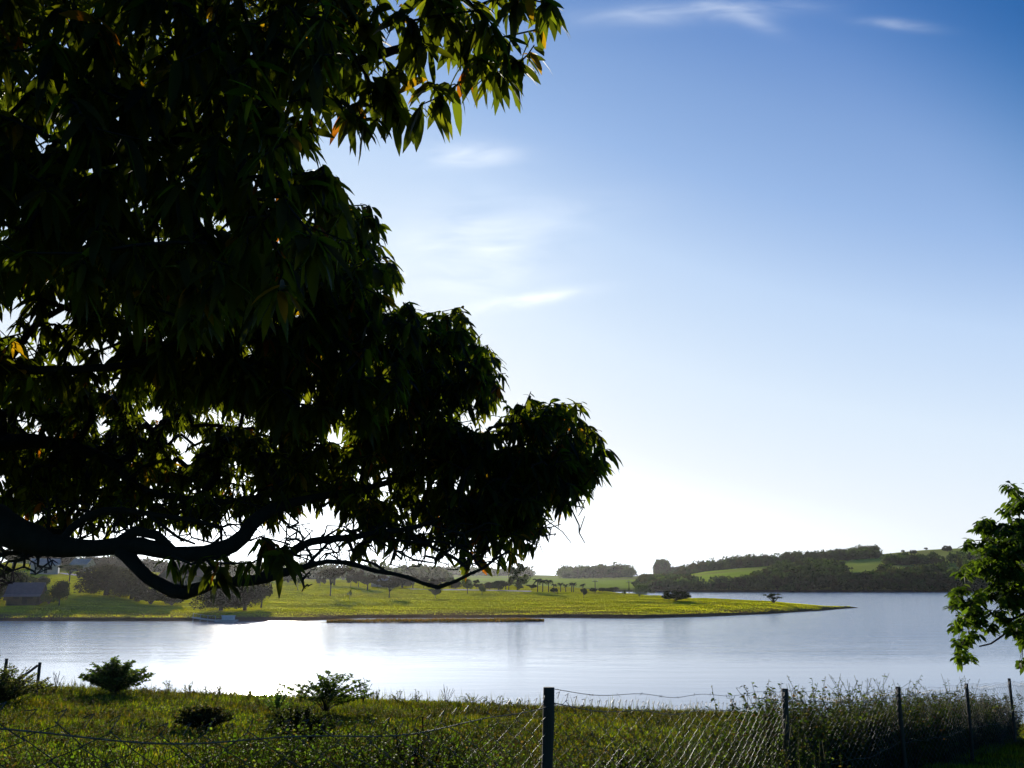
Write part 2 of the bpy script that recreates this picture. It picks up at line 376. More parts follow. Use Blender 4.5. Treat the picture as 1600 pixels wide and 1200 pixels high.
HIL = [(-1400, [(560, -2), (620, 4), (700, 8), (900, 14), (1100, 22), (1400, 34), (1800, 45), (2600, 30)]),
       (200, [(560, -2), (620, 4), (700, 8), (900, 12), (1100, 18), (1400, 26), (1800, 34), (2600, 20)]),
       (480, [(590, -2), (640, 3), (720, 6), (900, 8), (1100, 10), (1400, 15), (1800, 20), (2600, 12)]),
       (700, [(600, -2), (650, 3), (720, 4), (900, 6), (1100, 9), (1400, 14), (1800, 19.5), (2600, 12)]),
       (900, [(655, -2), (670, 0), (720, 3), (850, 5), (1050, 7), (1300, 10), (1700, 15.5), (2600, 12)]),
       (1040, [(655, -2), (668, 0), (720, 3), (850, 5), (1000, 8), (1200, 11), (1500, 13.5), (2600, 10)]),
       (1100, [(655, -2), (666, 0), (690, 4), (760, 8), (900, 13), (1050, 16), (1300, 16.5), (2600, 10)]),
       (1160, [(655, -2), (666, 0), (690, 5), (760, 10), (900, 17), (1050, 20), (1300, 20), (2600, 10)]),
       (1250, [(655, -2), (666, 0), (690, 6), (760, 12), (880, 19), (1050, 27), (1250, 28), (2600, 15)]),
       (1370, [(655, -2), (666, 0), (690, 6), (760, 13), (860, 20), (980, 28), (1150, 36.5), (2600, 20)]),
       (1510, [(655, -2), (666, 0), (690, 6), (760, 13), (860, 20), (980, 29), (1200, 46), (2600, 25)]),
       (1600, [(655, -2), (666, 0), (690, 6), (760, 13), (860, 20), (980, 29), (1200, 49), (2600, 28)]),
       (2600, [(655, -2), (666, 0), (690, 8), (760, 15), (860, 24), (980, 34), (1200, 60), (2600, 30)])]
pen_prof, pen_z0 = table(PEN); hil_prof, hil_z0 = table(HIL)
def sines(X, Y, s):
    return (np.sin(X / s + 1.3 * np.sin(Y / s * .7)) + np.sin(Y / s * 1.3 + 1.7 * np.sin(X / s * .6 + 2)) + .6 * np.sin((X + Y) / s * 2.3 + 1)) / 2.6
def pen_bumps(X, Y, z):
    k = np.clip((z - .3) / 1.2, 0, 1)
    return z + .13 * sines(X, Y, 13) * np.clip(z + 1, 0, 1) + k * (.30 * sines(X, Y * 2.2, 9.0) + .3 * sines(X, Y, 40)
        + .26 * np.clip(sines(X * .6 + 30, Y * 2.4, 3.4), -.2, 1) * (.4 + .6 * sines(X + 5, Y, 21)))
def pen_z(X, Y):
    return float(pen_bumps(X, Y, pen_z0(u_of(X, Y), Y)))
def hil_bumps(X, Y, z): return z + np.clip(z / 8, 0, 1) * 1.2 * sines(X, Y, 60)
def hil_z(X, Y):
    z = hil_z0(u_of(X, Y), Y); return z + float(np.clip(z / 8, 0, 1)) * 1.2 * sines(X, Y, 60)
def patch_mesh(name, prof, zf, us, ts, mat, noise_on=True):
    V = []
    for u in us:
        Yk, Zk = prof(u); k = len(Yk) - 1
        Y = np.interp(np.asarray(ts) * k, np.arange(k + 1), Yk); X = X_of(u, Y); V.append(np.stack([X, Y, zf(X, Y, np.interp(Y, Yk, Zk))], -1))
    V = np.vstack(V)
    nu, ntt = len(us), len(ts)
    i = np.arange(nu - 1)[:, None] * ntt; j = np.arange(ntt - 1)[None]
    Q = np.stack([i + j, i + ntt + j, i + ntt + j + 1, i + j + 1], -1).reshape(-1, 4)
    return mesh_np(name, V, [Q], mat)
pen = struct(patch_mesh('peninsula', pen_prof, pen_bumps, np.concatenate([np.linspace(-900, -40, 60), np.linspace(-30, 1352, 560)]), np.concatenate([np.linspace(0, .715, 210), np.linspace(.72, 1, 60)]), M['pen']))
hills = struct(patch_mesh('hills', hil_prof, hil_bumps, np.linspace(-1400, 2600, 260), np.linspace(0, 1, 70), M['hill']))

# water sheet
wv = np.array([(-6000, 20, 0), (6000, 20, 0), (6000, 6000, 0), (-6000, 6000, 0)], float)
struct(mesh_np('water', wv, [np.array([[0, 1, 2, 3]])], M['water'], smooth=False))

# near bank
GY = [-400, -60, 0, 6, 11, 15.6, 19.5, 24, 30, 32, 34, 37, 42, 50, 70]
GZ = [8, 6.5, 5.4, 5.0, 4.58, 4.2, 3.92, 3.66, 3.33, 3.24, 2.9, 1.9, .4, -1.5, -3]
def near_z(X, Y):
    X = np.asarray(X, float); Y = np.asarray(Y, float)
    z = np.interp(Y, GY, GZ) + np.clip(-.037 * X, -.7, .9) * np.clip(Y / 32, 0, 1)
    return z + np.clip((32 - np.abs(Y - 4)) / 20, 0, 1) * (.05 * sines(X, Y, 1.3) + .03 * sines(X + 9, Y, .45))
gx = np.concatenate([np.linspace(-400, -31, 30), np.linspace(-30, 30, 241), np.linspace(31, 400, 30)])
gy = np.concatenate([np.linspace(-400, -6, 40), np.linspace(-5, 40, 200), np.linspace(40.5, 70, 20)])
GXX, GYY = np.meshgrid(gx, gy, indexing='ij')
V = np.stack([GXX, GYY, near_z(GXX, GYY)], -1).reshape(-1, 3)
i = np.arange(len(gx) - 1)[:, None] * len(gy); j = np.arange(len(gy) - 1)[None]
struct(mesh_np('ground', V, [np.stack([i + j, i + len(gy) + j, i + len(gy) + j + 1, i + j + 1], -1).reshape(-1, 4)], M['near']))

def land(u, v, zf=pen_z, Y0=178, Y1=640):
    """the first point of the land seen at photo pixel (u, v)"""
    for Y in np.linspace(Y0, Y1, 700):
        q = px(u, v, Y)
        if zf(q[0], Y) >= q[2]: return np.array((q[0], Y, zf(q[0], Y)))
    q = px(u, v, Y1 * .8); return np.array((q[0], q[1], zf(q[0], q[1])))

# ------------------------------------------------------------------ grass and weeds on the near bank
def tints(n, m, cols, wts=None, var=.18):
    c = np.array(cols, float)[rng.choice(len(cols), n, p=wts)]
    c = c * rng.lognormal(0, var, (n, 1)) * rng.lognormal(0, .06, (n, 3))
    return np.repeat(c, m, axis=0)
GRASS = [(.075, .10, .008), (.13, .145, .012), (.17, .135, .03), (.035, .05, .008)]
def blades(X, Y, h, wd, lean=.5, cols=GRASS, wts=(.35, .3, .15, .2), name='grass', parent=None, zf=near_z):
    n = len(X); base = np.stack([X, Y, zf(X, Y) - .01], -1)
    az = rng.uniform(0, 2 * math.pi, n); d = np.stack([np.cos(az), np.sin(az), np.zeros(n)], -1)
    sd_ = np.stack([-np.sin(az), np.cos(az), np.zeros(n)], -1); h = np.broadcast_to(h, (n,)) * rng.uniform(.5, 1.35, n)
    ln = lean * rng.uniform(.2, 1.6, n) * h; wd = np.broadcast_to(wd, (n,))
    up = np.array((0, 0, 1.0))
    p1 = base + up * (h * .55)[:, None] + d * (ln * .3)[:, None]; p2 = base + up * h[:, None] + d * ln[:, None]
    V = np.stack([base - sd_ * wd[:, None] / 2, base + sd_ * wd[:, None] / 2, p1 + sd_ * wd[:, None] * .4, p1 - sd_ * wd[:, None] * .4, p2], 1).reshape(-1, 3)
    k = np.arange(n)[:, None] * 5
    return V, k + np.array([[0, 1, 2, 3]]), k + np.array([[3, 2, 4]]), tints(n, 5, cols, wts)
def clumpy(X, Y, s, seed=0): return .5 + .5 * sines(X + seed, Y + seed * .7, s)
def scatter_u(n, u0, u1, Y0, Y1, pw=1.0):
    Y = Y0 + (Y1 - Y0) * rng.uniform(0, 1, n) ** pw; u = rng.uniform(u0, u1, n); return X_of(u, Y), Y
GV, GQ, GT, GC, gn = [], [], [], [], 0
for (n, u0, u1, Y0, Y1, h, wd) in [(150000, -120, 1720, 13, 33.5, .13, .016), (60000, -100, 1750, 22, 34, .16, .022), (26000, -600, 2200, 3, 14, .13, .01), (50000, -1400, -100, 13, 34, .13, .02), (30000, 1700, 2800, 13, 34, .13, .02), (40000, 1150, 1720, 11, 27, .11, .012)]:
    X, Y = scatter_u(n, u0, u1, Y0, Y1)
    keep = rng.uniform(size=n) < .35 + .65 * clumpy(X, Y, .9); X, Y = X[keep], Y[keep]
    pt = clumpy(X, Y, 2.6, 11) * .6 + clumpy(X, Y, .8, 4) * .4
    hh = h * (.35 + .9 * clumpy(X, Y, 1.7, 5) * clumpy(X, Y, .6, 2))
    v_, q_, t_, c_ = blades(X, Y, hh, wd)
    pp = np.repeat(np.clip(pt * 2.2 - .62, 0, 1), 5)[:, None]; c_ = c_ * (1 - pp) * np.array([(.95, .72, .9)]) * .6 + c_ * pp * np.array([(1.15, 1.25, .9)])
    GV.append(v_); GQ.append(q_ + gn); GT.append(t_ + gn); GC.append(c_); gn += len(v_)
# tall seed stalks along the crest of the bank
n = 900; X, Y = scatter_u(n, -60, 1650, 29, 33.5); v_, q_, t_, c_ = blades(X, Y, .42, .014, .35, [(.10, .09, .04), (.07, .08, .02)], (.5, .5))
GV.append(v_); GQ.append(q_ + gn); GT.append(t_ + gn); GC.append(c_); gn += len(v_)
stuff(mesh_np('grass', np.vstack(GV), [np.vstack(GQ), np.vstack(GT)], M['grass_blade'], smooth=False, tint=np.vstack(GC)),
      'rough green and straw coloured grass covering the near bank', 'grass')

WEED = [(.05, .085, .015), (.08, .13, .02), (.12, .15, .03), (.10, .07, .03)]
def weed_arrays(bases, hts, leafL, leafW, per, cols=WEED, wts=(.35, .35, .2, .1), spread=.35, stems_out=None, nseg=2):
    """stems with small leaves along them"""
    P_, D_, L_, stA, stB = [], [], [], [], []
    for b_, hh in zip(bases, hts):
        ns = random.randint(2, 4)
        for _ in range(ns):
            tipv = np.array((random.gauss(0, spread), random.gauss(0, spread), 1.0)) * hh * random.uniform(.6, 1.1)
            bend = np.array((random.gauss(0, .12), random.gauss(0, .12), 0)) * hh
            k = per; tt = np.sort(rng.uniform(.1, 1, k))
            pos = b_ + tipv * tt[:, None] + bend * np.sin(tt * math.pi)[:, None]
            az = rng.uniform(0, 6.28, k); d = np.stack([np.cos(az), np.sin(az), rng.normal(.25, .4, k)], -1)
            P_.append(pos); D_.append(d); L_.append(leafL * rng.uniform(.6, 1.2, k) * (1.1 - .4 * tt))
            s = np.linspace(0, 1, 5); sp_ = b_ + tipv * s[:, None] + bend * np.sin(s * math.pi)[:, None]
            stA.append(sp_[:-1]); stB.append(sp_[1:])
    Pp = np.vstack(P_); L = np.concatenate(L_)
    V, Q, m = leaves(Pp, np.vstack(D_), L, L * leafW, .2, nseg, .3)
    C = tints(len(Pp), m, cols, wts, .25)
    sb = MB(); sb.segs(np.vstack(stA), np.vstack(stB), .0035, .003, 3)
    SV = np.vstack(sb.V); SQ = np.vstack(sb.Q) + len(V)
    return np.vstack([V, SV]), np.vstack([Q, SQ]), np.vstack([C, np.tile((.06, .06, .025), (len(SV), 1))])

# ------------------------------------------------------------------ fence
POSTS = [(857, 6.3, 1074, 6.30), (1226, 11.2, 1076, 5.80), (1403, 15.6, 1073, 5.37), (1510, 19.5, 1068, 5.05), (1577, 23.4, 1060, 4.72)]
fp = []
for (u, Y, vt, mt) in POSTS:
    q = px(u, vt, Y); fp.append((q[0], Y, q[2], mt))
d0 = np.array((fp[0][0] - fp[1][0], fp[0][1] - fp[1][1])); d0 /= np.linalg.norm(d0)
pre = []
for k in (2, 1):
    xy = np.array(fp[0][:2]) + d0 * 5.2 * k; pre.append((xy[0], xy[1], 6.75 + .3 * k, 6.65 + .3 * k))
d1 = np.array((fp[4][0] - fp[3][0], fp[4][1] - fp[3][1])); d1 /= np.linalg.norm(d1)
post_ = [(fp[4][0] + d1[0] * 4.8 * k, fp[4][1] + d1[1] * 4.8 * k, 4.95 - .33 * k, 4.72 - .33 * k) for k in (1, 2)]
allp = pre + fp + post_
fence = thing('wire_fence', 'chain link fence on dark wooden posts along the near bank', 'fence', (fp[0][0], fp[0][1], float(near_z(fp[0][0], fp[0][1]))))
FB = np.array(fence.location)
for k, (X, Y, zt, mt) in enumerate(allp):
    g = float(near_z(X, Y)) - .3; mb = MB()
    lean = (.025, 0) if k == 2 else (random.uniform(-.015, .015), 0)
    n = 10; zz = np.linspace(g, zt, n); r = .034 if k < 5 else .032
    pts = np.stack([X - lean[0] * (zt - zz) + .004 * np.sin(zz * 5 + k), np.full(n, Y), zz], -1) - FB
    mb.tube(pts, np.full(n, r) * (1 + .04 * np.sin(zz * 7 + k)), 12, .02)
    mb.build('post', M['post'], fence)
for k in range(len(allp) - 1):
    A, B = allp[k], allp[k + 1]; ln = math.hypot(B[0] - A[0], B[1] - A[1]); pitch = .11; ncol = int(ln / pitch)
    sag = [.02, .20, .10, .10, .06, .05, .05, .03][k]
    def P_at(s, hz):   # s along 0..1, hz in metres under the top edge
        X = A[0] + (B[0] - A[0]) * s; Y = A[1] + (B[1] - A[1]) * s
        top = A[3] + (B[3] - A[3]) * s - sag * 4 * s * (1 - s) + .012 * np.sin(s * 23 + k)
        bulge = .03 * np.sin(s * 9 + hz * 3)
        return np.stack([X + bulge * .8, Y - bulge * .5, top - hz], -1)
    rows = 13; SA, SB_ = [], []
    for c in range(ncol):
        s0 = (c + .5) / ncol; off = .5 / ncol
        r_ = np.arange(rows * 2); ha = r_ * pitch * .5 - .0
        sgn = np.where((r_ + c) % 2 == 0, -1, 1)
        jit = rng.normal(0, .004, len(r_))
        a = P_at(np.clip(s0 + off * sgn, 0, 1), ha + jit); a[:, 0] += sgn * .007; a[:, 1] -= sgn * .004; SA.append(a[:-1]); SB_.append(a[1:])
        # the twisted loop ends that stand above the top edge
        if c % 1 == 0:
            b0 = P_at(np.array([s0 - off]), np.array([0.0])); b1 = P_at(np.array([s0 - off * .4]), np.array([-.035 - .02 * random.random()])); b2 = P_at(np.array([s0 - off * 1.2]), np.array([-.028]))
            SA += [b0, b1]; SB_ += [b1, b2]
    mb = MB(); SA = np.vstack(SA) - FB; SB_ = np.vstack(SB_) - FB
    rw = .0019 if k < 3 else .0022
    mb.segs(SA, SB_, rw, rw, 4); mb.build('chain_link_mesh', M['wire'], fence)
    # strained wires
    mb = MB(); s = np.linspace(0, 1, 40)
    mb.tube(P_at(s, np.full(40, .03)) - FB, .003, 5); mb.tube(P_at(s, np.full(40, .72)) - FB, .0018, 4)
    if k >= 2:
        w_ = P_at(s, np.full(40, -.05)) - FB; w_[:, 2] += sag * 4 * s * (1 - s) * .5
        mb.tube(w_, .002, 4)
        for q in w_[1:-1:3]:
            for _ in range(2):
                dd = norm(rng.normal(size=3)) * .016; mb.tube([q - dd, q + dd], .0014, 3)
    mb.build('strand_wire', M['barb'], fence)

# weeds along the foot of the fence and in the rough grass
def fence_at(Y):
    ys = [p[1] for p in allp]; return np.interp(Y, ys, [p[0] for p in allp]), np.interp(Y, ys, [p[3] for p in allp])
WV, WQ, WC, wn = [], [], [], 0
def add_w(t3):
    global wn
    WV.append(t3[0]); WQ.append(t3[1] + wn); WC.append(t3[2]); wn += len(t3[0])
# dense leafy growth behind the near part of the fence
def weed_zone(n, u0, u1, Y0, Y1, v0, v1, L, W, per, cl=1.1, hmin=.12, hmax=1.1, **k):
    """leafy plants whose tips reach between the photo heights v0 and v1"""
    X, Y = scatter_u(n, u0, u1, Y0, Y1); c = clumpy(X, Y, cl, 3)
    keep = rng.uniform(size=n) < .25 + .75 * c; X, Y, c = X[keep], Y[keep], c[keep]
    vt = v1 + (v0 - v1) * np.clip(c * rng.uniform(.6, 1.1, len(c)), 0, 1); g = near_z(X, Y)
    h = np.array([px(800, v, y)[2] for v, y in zip(vt, Y)]) - g
    ok = h > hmin; add_w(weed_arrays(np.stack([X, Y, g], -1)[ok], np.clip(h[ok], hmin, hmax), L, W, per, **k))
WD2 = [(.03, .05, .008), (.05, .08, .012), (.08, .10, .02), (.07, .045, .02)]
weed_zone(950, 340, 770, 7.5, 12.5, 1130, 1195, .05, .6, 34, cols=WD2, spread=.25)
weed_zone(260, 560, 720, 8.5, 11.5, 1128, 1165, .045, .6, 30, cols=WD2, spread=.25)
weed_zone(520, 740, 1260, 8.5, 13.5, 1145, 1205, .045, .55, 28, cols=WD2, spread=.25)
weed_zone(260, 1050, 1260, 10.5, 14, 1110, 1165, .045, .5, 26, cols=WD2, spread=.25)
weed_zone(220, -50, 340, 6, 11, 1172, 1215, .045, .55, 26, cols=WD2, spread=.25)
weed_zone(150, 120, 230, 6.5, 8.5, 1165, 1190, .04, .7, 30, cols=[(.07, .11, .015), (.05, .08, .012)], wts=(.6, .4), spread=.2)
def low_weeds(n, u0, u1, Y0, Y1, h0, h1, L, W, per, cl, cols):
    X, Y = scatter_u(n, u0, u1, Y0, Y1); c = clumpy(X, Y, cl, 3)
    keep = rng.uniform(size=n) < c ** 1.5; X, Y, c = X[keep], Y[keep], c[keep]
    add_w(weed_arrays(np.stack([X, Y, near_z(X, Y)], -1), h0 + (h1 - h0) * c * rng.uniform(.3, 1, len(c)), L, W, per, cols, None))
low_weeds(7000, -80, 1400, 13, 33, .07, .24, .055, .5, 10, 1.5, [(.03, .045, .008), (.05, .06, .012), (.08, .06, .025), (.05, .03, .015)])
low_weeds(2600, -80, 1400, 13, 33, .12, .38, .06, .5, 14, 1.0, [(.025, .038, .008), (.04, .055, .01), (.06, .04, .02)])
stuff(mesh_np('weeds', np.vstack(WV), [np.vstack(WQ)], M['leaf'], tint=np.vstack(WC)), 'low leafy weeds tangled behind the chain link fence', 'weeds')

# overgrown stretch on the right hand part of the fence
WV, WQ, WC, wn = [], [], [], 0
for (n, Ya, Yb, hmul, cols, wts) in [(430, 11.4, 15.6, .93, [(.035, .06, .012), (.06, .085, .018), (.09, .05, .025)], (.5, .35, .15)),
                                     (430, 15.6, 19.5, .90, [(.035, .06, .012), (.06, .085, .018), (.10, .05, .03)], (.5, .35, .15)),
                                     (420, 19.5, 25.5, .82, [(.035, .055, .015), (.06, .075, .02), (.09, .055, .03)], (.5, .3, .2))]:
    Y = rng.uniform(Ya, Yb, n); X, top = fence_at(Y); X = X - .2 - np.abs(rng.normal(.15, .45, n)) * .4; Y2 = Y + .25 + np.abs(rng.normal(.3, .5, n))
    g = near_z(X, Y2); h = (top - g) * hmul * rng.uniform(.45, 1.0, n) * (.8 + .3 * clumpy(X, Y2, .5, 4))
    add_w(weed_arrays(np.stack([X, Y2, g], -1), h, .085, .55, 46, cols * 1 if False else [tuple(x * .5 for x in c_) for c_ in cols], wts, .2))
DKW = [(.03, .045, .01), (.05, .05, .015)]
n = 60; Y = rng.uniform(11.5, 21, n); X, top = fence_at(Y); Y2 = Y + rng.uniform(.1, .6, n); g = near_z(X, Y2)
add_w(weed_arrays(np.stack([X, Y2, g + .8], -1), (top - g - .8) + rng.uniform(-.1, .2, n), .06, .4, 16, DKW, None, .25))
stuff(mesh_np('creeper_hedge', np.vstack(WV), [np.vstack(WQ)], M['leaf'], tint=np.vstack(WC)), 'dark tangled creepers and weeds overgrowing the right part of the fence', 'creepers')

# ------------------------------------------------------------------ branch growth shared by the near trees
def grow(skel, targets, step=.22, jit=.05, sag=.06):
    """skel: (pts, parent, radius); join every target to the nearest node; returns segments"""
    pts = [np.array(p) for p in skel[0]]; par = list(skel[1]); rad0 = list(skel[2]); n0 = len(pts)
    buf = np.zeros((n0 + len(targets) * 12, 3)); buf[:n0] = pts; m = n0
    T = np.array(targets); d = np.min(np.linalg.norm(T[:, None] - buf[None, :n0:3], axis=2), axis=1)
    ends = np.zeros(len(T), int)
    for ti in np.argsort(d):
        t = T[ti]; dv = buf[:m] - t; dist = np.sqrt((dv ** 2).sum(1)); i = int(np.argmin(dist))
        L = dist[i]; k = max(1, min(10, int(L / step))); a = buf[i].copy(); p = i
        for s in range(1, k + 1):
            f = s / k; q = a + (t - a) * f
            if s < k: q = q + rng.normal(0, jit, 3) * min(1, L); q[2] += sag * L * math.sin(f * math.pi)
            if m >= len(buf): buf = np.vstack([buf, np.zeros((5000, 3))])
            buf[m] = q; par.append(p); rad0.append(0); p = m; m += 1
        ends[ti] = p
    cnt = np.zeros(m); cnt[ends] += 1
    for i in range(m - 1, n0 - 1, -1):
        cnt[par[i]] += cnt[i]
    return buf[:m], np.array(par), np.array(rad0), cnt, n0, ends

def polyline(spec, f, step=.12):
    """spec: (u, v, Y, width in photo pixels) -> resampled points and radii"""
    P3 = np.array([px(u, v, Y) for (u, v, Y, w_) in spec]); rr = np.array([w_ / 2 / F * Y * 1.02 for (u, v, Y, w_) in spec])
    s = np.concatenate([[0], np.cumsum(np.linalg.norm(np.diff(P3, axis=0), axis=1))]); n = max(4, int(s[-1] / step))
    # Catmull-Rom resampling
    out_, ro = [], []
    for x in np.linspace(0, s[-1], n):
        i = min(len(s) - 2, int(np.searchsorted(s, x, 'right') - 1)); tt = (x - s[i]) / (s[i + 1] - s[i] + 1e-9)
        p0, p1, p2, p3 = P3[max(i - 1, 0)], P3[i], P3[i + 1], P3[min(i + 2, len(P3) - 1)]
        out_.append(.5 * ((2 * p1) + (-p0 + p2) * tt + (2 * p0 - 5 * p1 + 4 * p2 - p3) * tt ** 2 + (-p0 + 3 * p1 - 3 * p2 + p3) * tt ** 3))
        ro.append(rr[i] * (1 - tt) + rr[i + 1] * tt)
    return np.array(out_), np.array(ro)

def in_poly(p, poly):
    x, y = p; c = False; n = len(poly)
    for i in range(n):
        x1, y1 = poly[i]; x2, y2 = poly[i - 1]
        if (y1 > y) != (y2 > y) and x < (x2 - x1) * (y - y1) / (y2 - y1) + x1: c = not c
    return c

# ------------------------------------------------------------------ the great mango tree at the left
LIMBS = [  # first limb carries the others; widths are the photo's
    [(-420, 640, 8.2, 95), (-250, 700, 8.1, 80), (-110, 765, 8.0, 66), (-40, 800, 8.0, 58), (0, 822, 8.0, 50), (45, 838, 8.0, 42), (90, 852, 8.0, 32), (130, 856, 8.0, 27), (170, 855, 8.0, 25), (205, 853, 8.0, 26), (240, 857, 8.0, 24),
     (270, 865, 8.0, 24), (310, 866, 8.0, 25), (345, 860, 8.0, 25), (372, 845, 8.1, 23), (395, 818, 8.2, 20), (425, 796, 8.3, 17), (470, 782, 8.5, 14), (540, 770, 8.7, 12), (620, 750, 9.0, 10), (700, 720, 9.2, 8)],
    [(180, 852, 8.0, 18), (200, 838, 8.0, 18), (214, 828, 8.0, 15), (228, 825, 8.0, 14), (243, 834, 8.0, 15), (256, 848, 8.0, 15), (272, 862, 8.0, 14)],
    [(190, 858, 8.0, 26), (204, 872, 8.0, 25), (216, 888, 7.9, 23), (234, 904, 7.9, 21), (256, 916, 7.9, 20), (280, 924, 7.8, 20), (300, 924, 7.8, 20), (325, 916, 7.8, 17), (352, 909, 7.8, 15), (385, 907, 7.8, 14), (415, 904, 7.8, 13), (440, 896, 7.8, 12), (465, 889, 7.8, 10), (485, 883, 7.8, 9), (505, 878, 7.8, 8),
     (525, 877, 7.8, 7), (560, 884, 7.8, 7), (590, 893, 7.8, 7), (608, 895, 7.8, 7), (640, 903, 7.8, 6), (662, 912, 7.8, 6), (682, 918, 7.8, 7), (700, 914, 7.8, 5), (730, 899, 7.8, 5), (752, 890, 7.8, 5), (775, 873, 7.8, 4), (797, 860, 7.8, 3)],
    [(405, 903, 7.8, 12), (425, 890, 7.9, 12), (445, 876, 7.9, 12), (462, 858, 7.9, 12), (480, 848, 7.9, 11), (510, 843, 8.0, 10), (545, 840, 8.0, 10), (590, 832, 8.1, 8), (640, 826, 8.2, 7), (700, 805, 8.3, 5), (760, 780, 8.5, 4)],
    [(-60, 700, 9.5, 34), (60, 690, 9.6, 24), (160, 715, 9.7, 15), (215, 760, 9.6, 11), (250, 772, 9.5, 10), (300, 780, 9.4, 9), (360, 783, 9.3, 8), (430, 770, 9.2, 7)],
    [(95, 845, 8.0, 12), (115, 822, 8.1, 12), (140, 806, 8.1, 11), (172, 797, 8.2, 10), (208, 800, 8.3, 9), (240, 804, 8.3, 8), (272, 809, 8.3, 7), (310, 814, 8.3, 6), (345, 826, 8.3, 5)],
    [(235, 806, 8.3, 6), (255, 822, 8.3, 5), (275, 838, 8.3, 4), (305, 850, 8.3, 3)],
    [(543, 842, 8.0, 6), (548, 858, 8.0, 5), (558, 873, 8.0, 5), (572, 877, 8.0, 4), (590, 883, 8.0, 4), (603, 893, 7.9, 4)],
    [(480, 884, 7.8, 6), (495, 866, 7.9, 5), (510, 852, 8.0, 5), (520, 840, 8.0, 5)],
    [(640, 838, 8.2, 6), (665, 850, 8.1, 5), (692, 862, 8.0, 5), (716, 876, 7.9, 5), (732, 890, 7.8, 4)],
    [(600, 838, 8.1, 5), (640, 848, 8.0, 4), (680, 846, 8.0, 4), (715, 852, 7.9, 3), (742, 870, 7.8, 3), (752, 888, 7.8, 3)],
    [(560, 850, 8.0, 4), (575, 838, 8.0, 4), (610, 856, 8.0, 3), (645, 874, 8.0, 3), (680, 880, 8.0, 2)],
    [(-300, 690, 8.1, 60), (-180, 560, 7.4, 60), (-60, 570, 7.0, 26), (60, 578, 6.9, 15), (200, 570, 6.9, 13), (330, 540, 7.2, 17), (470, 520, 7.6, 22), (600, 560, 8.4, 16), (680, 620, 9.0, 10)],
    [(-330, 660, 8.0, 70), (-200, 420, 6.5, 66), (-60, 270, 5.8, 46), (80, 255, 5.6, 32), (240, 230, 5.5, 26), (380, 170, 5.6, 20), (520, 110, 5.7, 20), (640, 70, 5.8, 12), (740, 40, 5.8, 7)],
    [(-380, 620, 8.0, 80), (-420, 300, 6.0, 80), (-400, 0, 4.6, 80), (-200, -300, 3.4, 70), (100, -500, 2.6, 60)],
    [(0, 575, 7.0, 18), (30, 540, 7.2, 14), (60, 505, 7.4, 11), (120, 470, 7.4, 9), (220, 430, 7.2, 10)],
]
HOLES = [(a_, b_, c_ * .72) for a_, b_, c_ in [(62, 232, 34), (210, 305, 22), (22, 500, 32), (92, 488, 34), (110, 555, 30), (60, 545, 22), (215, 495, 22), (42, 445, 16), (235, 375, 14), (200, 190, 14), (12, 350, 14), (165, 545, 22), (470, 330, 16), (165, 590, 20), (235, 650, 26), (330, 655, 22), (290, 700, 20)]]
LAY = [
    ([(-260, -260), (600, -260), (560, -20), (515, 110), (505, 190), (522, 250), (540, 300), (560, 380), (520, 440), (400, 480), (300, 500), (200, 470), (60, 420), (-260, 450)], 4.3, 6.8, 1500, .185),
    ([(520, -160), (920, -160), (845, -10), (835, 25), (815, 60), (800, 100), (700, 110), (640, 150), (590, 165), (550, 180), (500, 160)], 5.2, 6.4, 150, .20),
    ([(-220, 380), (480, 380), (545, 310), (575, 315), (600, 350), (590, 385), (625, 440), (650, 490), (635, 600), (560, 660), (420, 640), (300, 600), (150, 590), (-220, 600)], 6.6, 9.5, 1450, .18),
    ([(600, 510), (680, 485), (722, 487), (765, 545), (782, 590), (762, 620), (740, 700), (640, 720), (560, 700)], 8.2, 10.8, 560, .155),
    ([(770, 655), (805, 635), (870, 625), (910, 640), (930, 700), (935, 735), (905, 765), (870, 790), (800, 800), (740, 790), (700, 740)], 8.0, 9.8, 440, .155),
    ([(420, 640), (740, 680), (800, 780), (860, 800), (800, 826), (740, 836), (680, 820), (600, 808), (520, 790), (440, 765)], 8.2, 13, 780, .14),
    ([(540, 800), (860, 785), (850, 830), (805, 858), (740, 866), (680, 848), (600, 836), (540, 826)], 7.9, 9.4, 150, .12),
    ([(180, 765), (470, 765), (470, 800), (420, 812), (180, 808)], 8.4, 10, 60, .12),
    ([(-260, -260), (560, -260), (480, 60), (430, 200), (-260, 200)], 8, 12, 800, .19),
    ([(-220, 180), (300, 190), (520, 300), (560, 560), (440, 620), (-220, 620)], 9, 12, 800, .17),
    ([(-220, 590), (200, 600), (460, 620), (480, 775), (380, 770), (300, 765), (200, 775), (100, 785), (-220, 800)], 9.5, 15, 2700, .14),
]
tree_base = np.array((-9.6, 8.2)); tz = float(near_z(*tree_base))
mango = thing('mango_tree', 'huge dark mango tree filling the left side, its long limb reaching over the lake', 'tree', (tree_base[0], tree_base[1], tz))
TB = np.array(mango.location)
sk_p, sk_par, sk_r = [], [], []
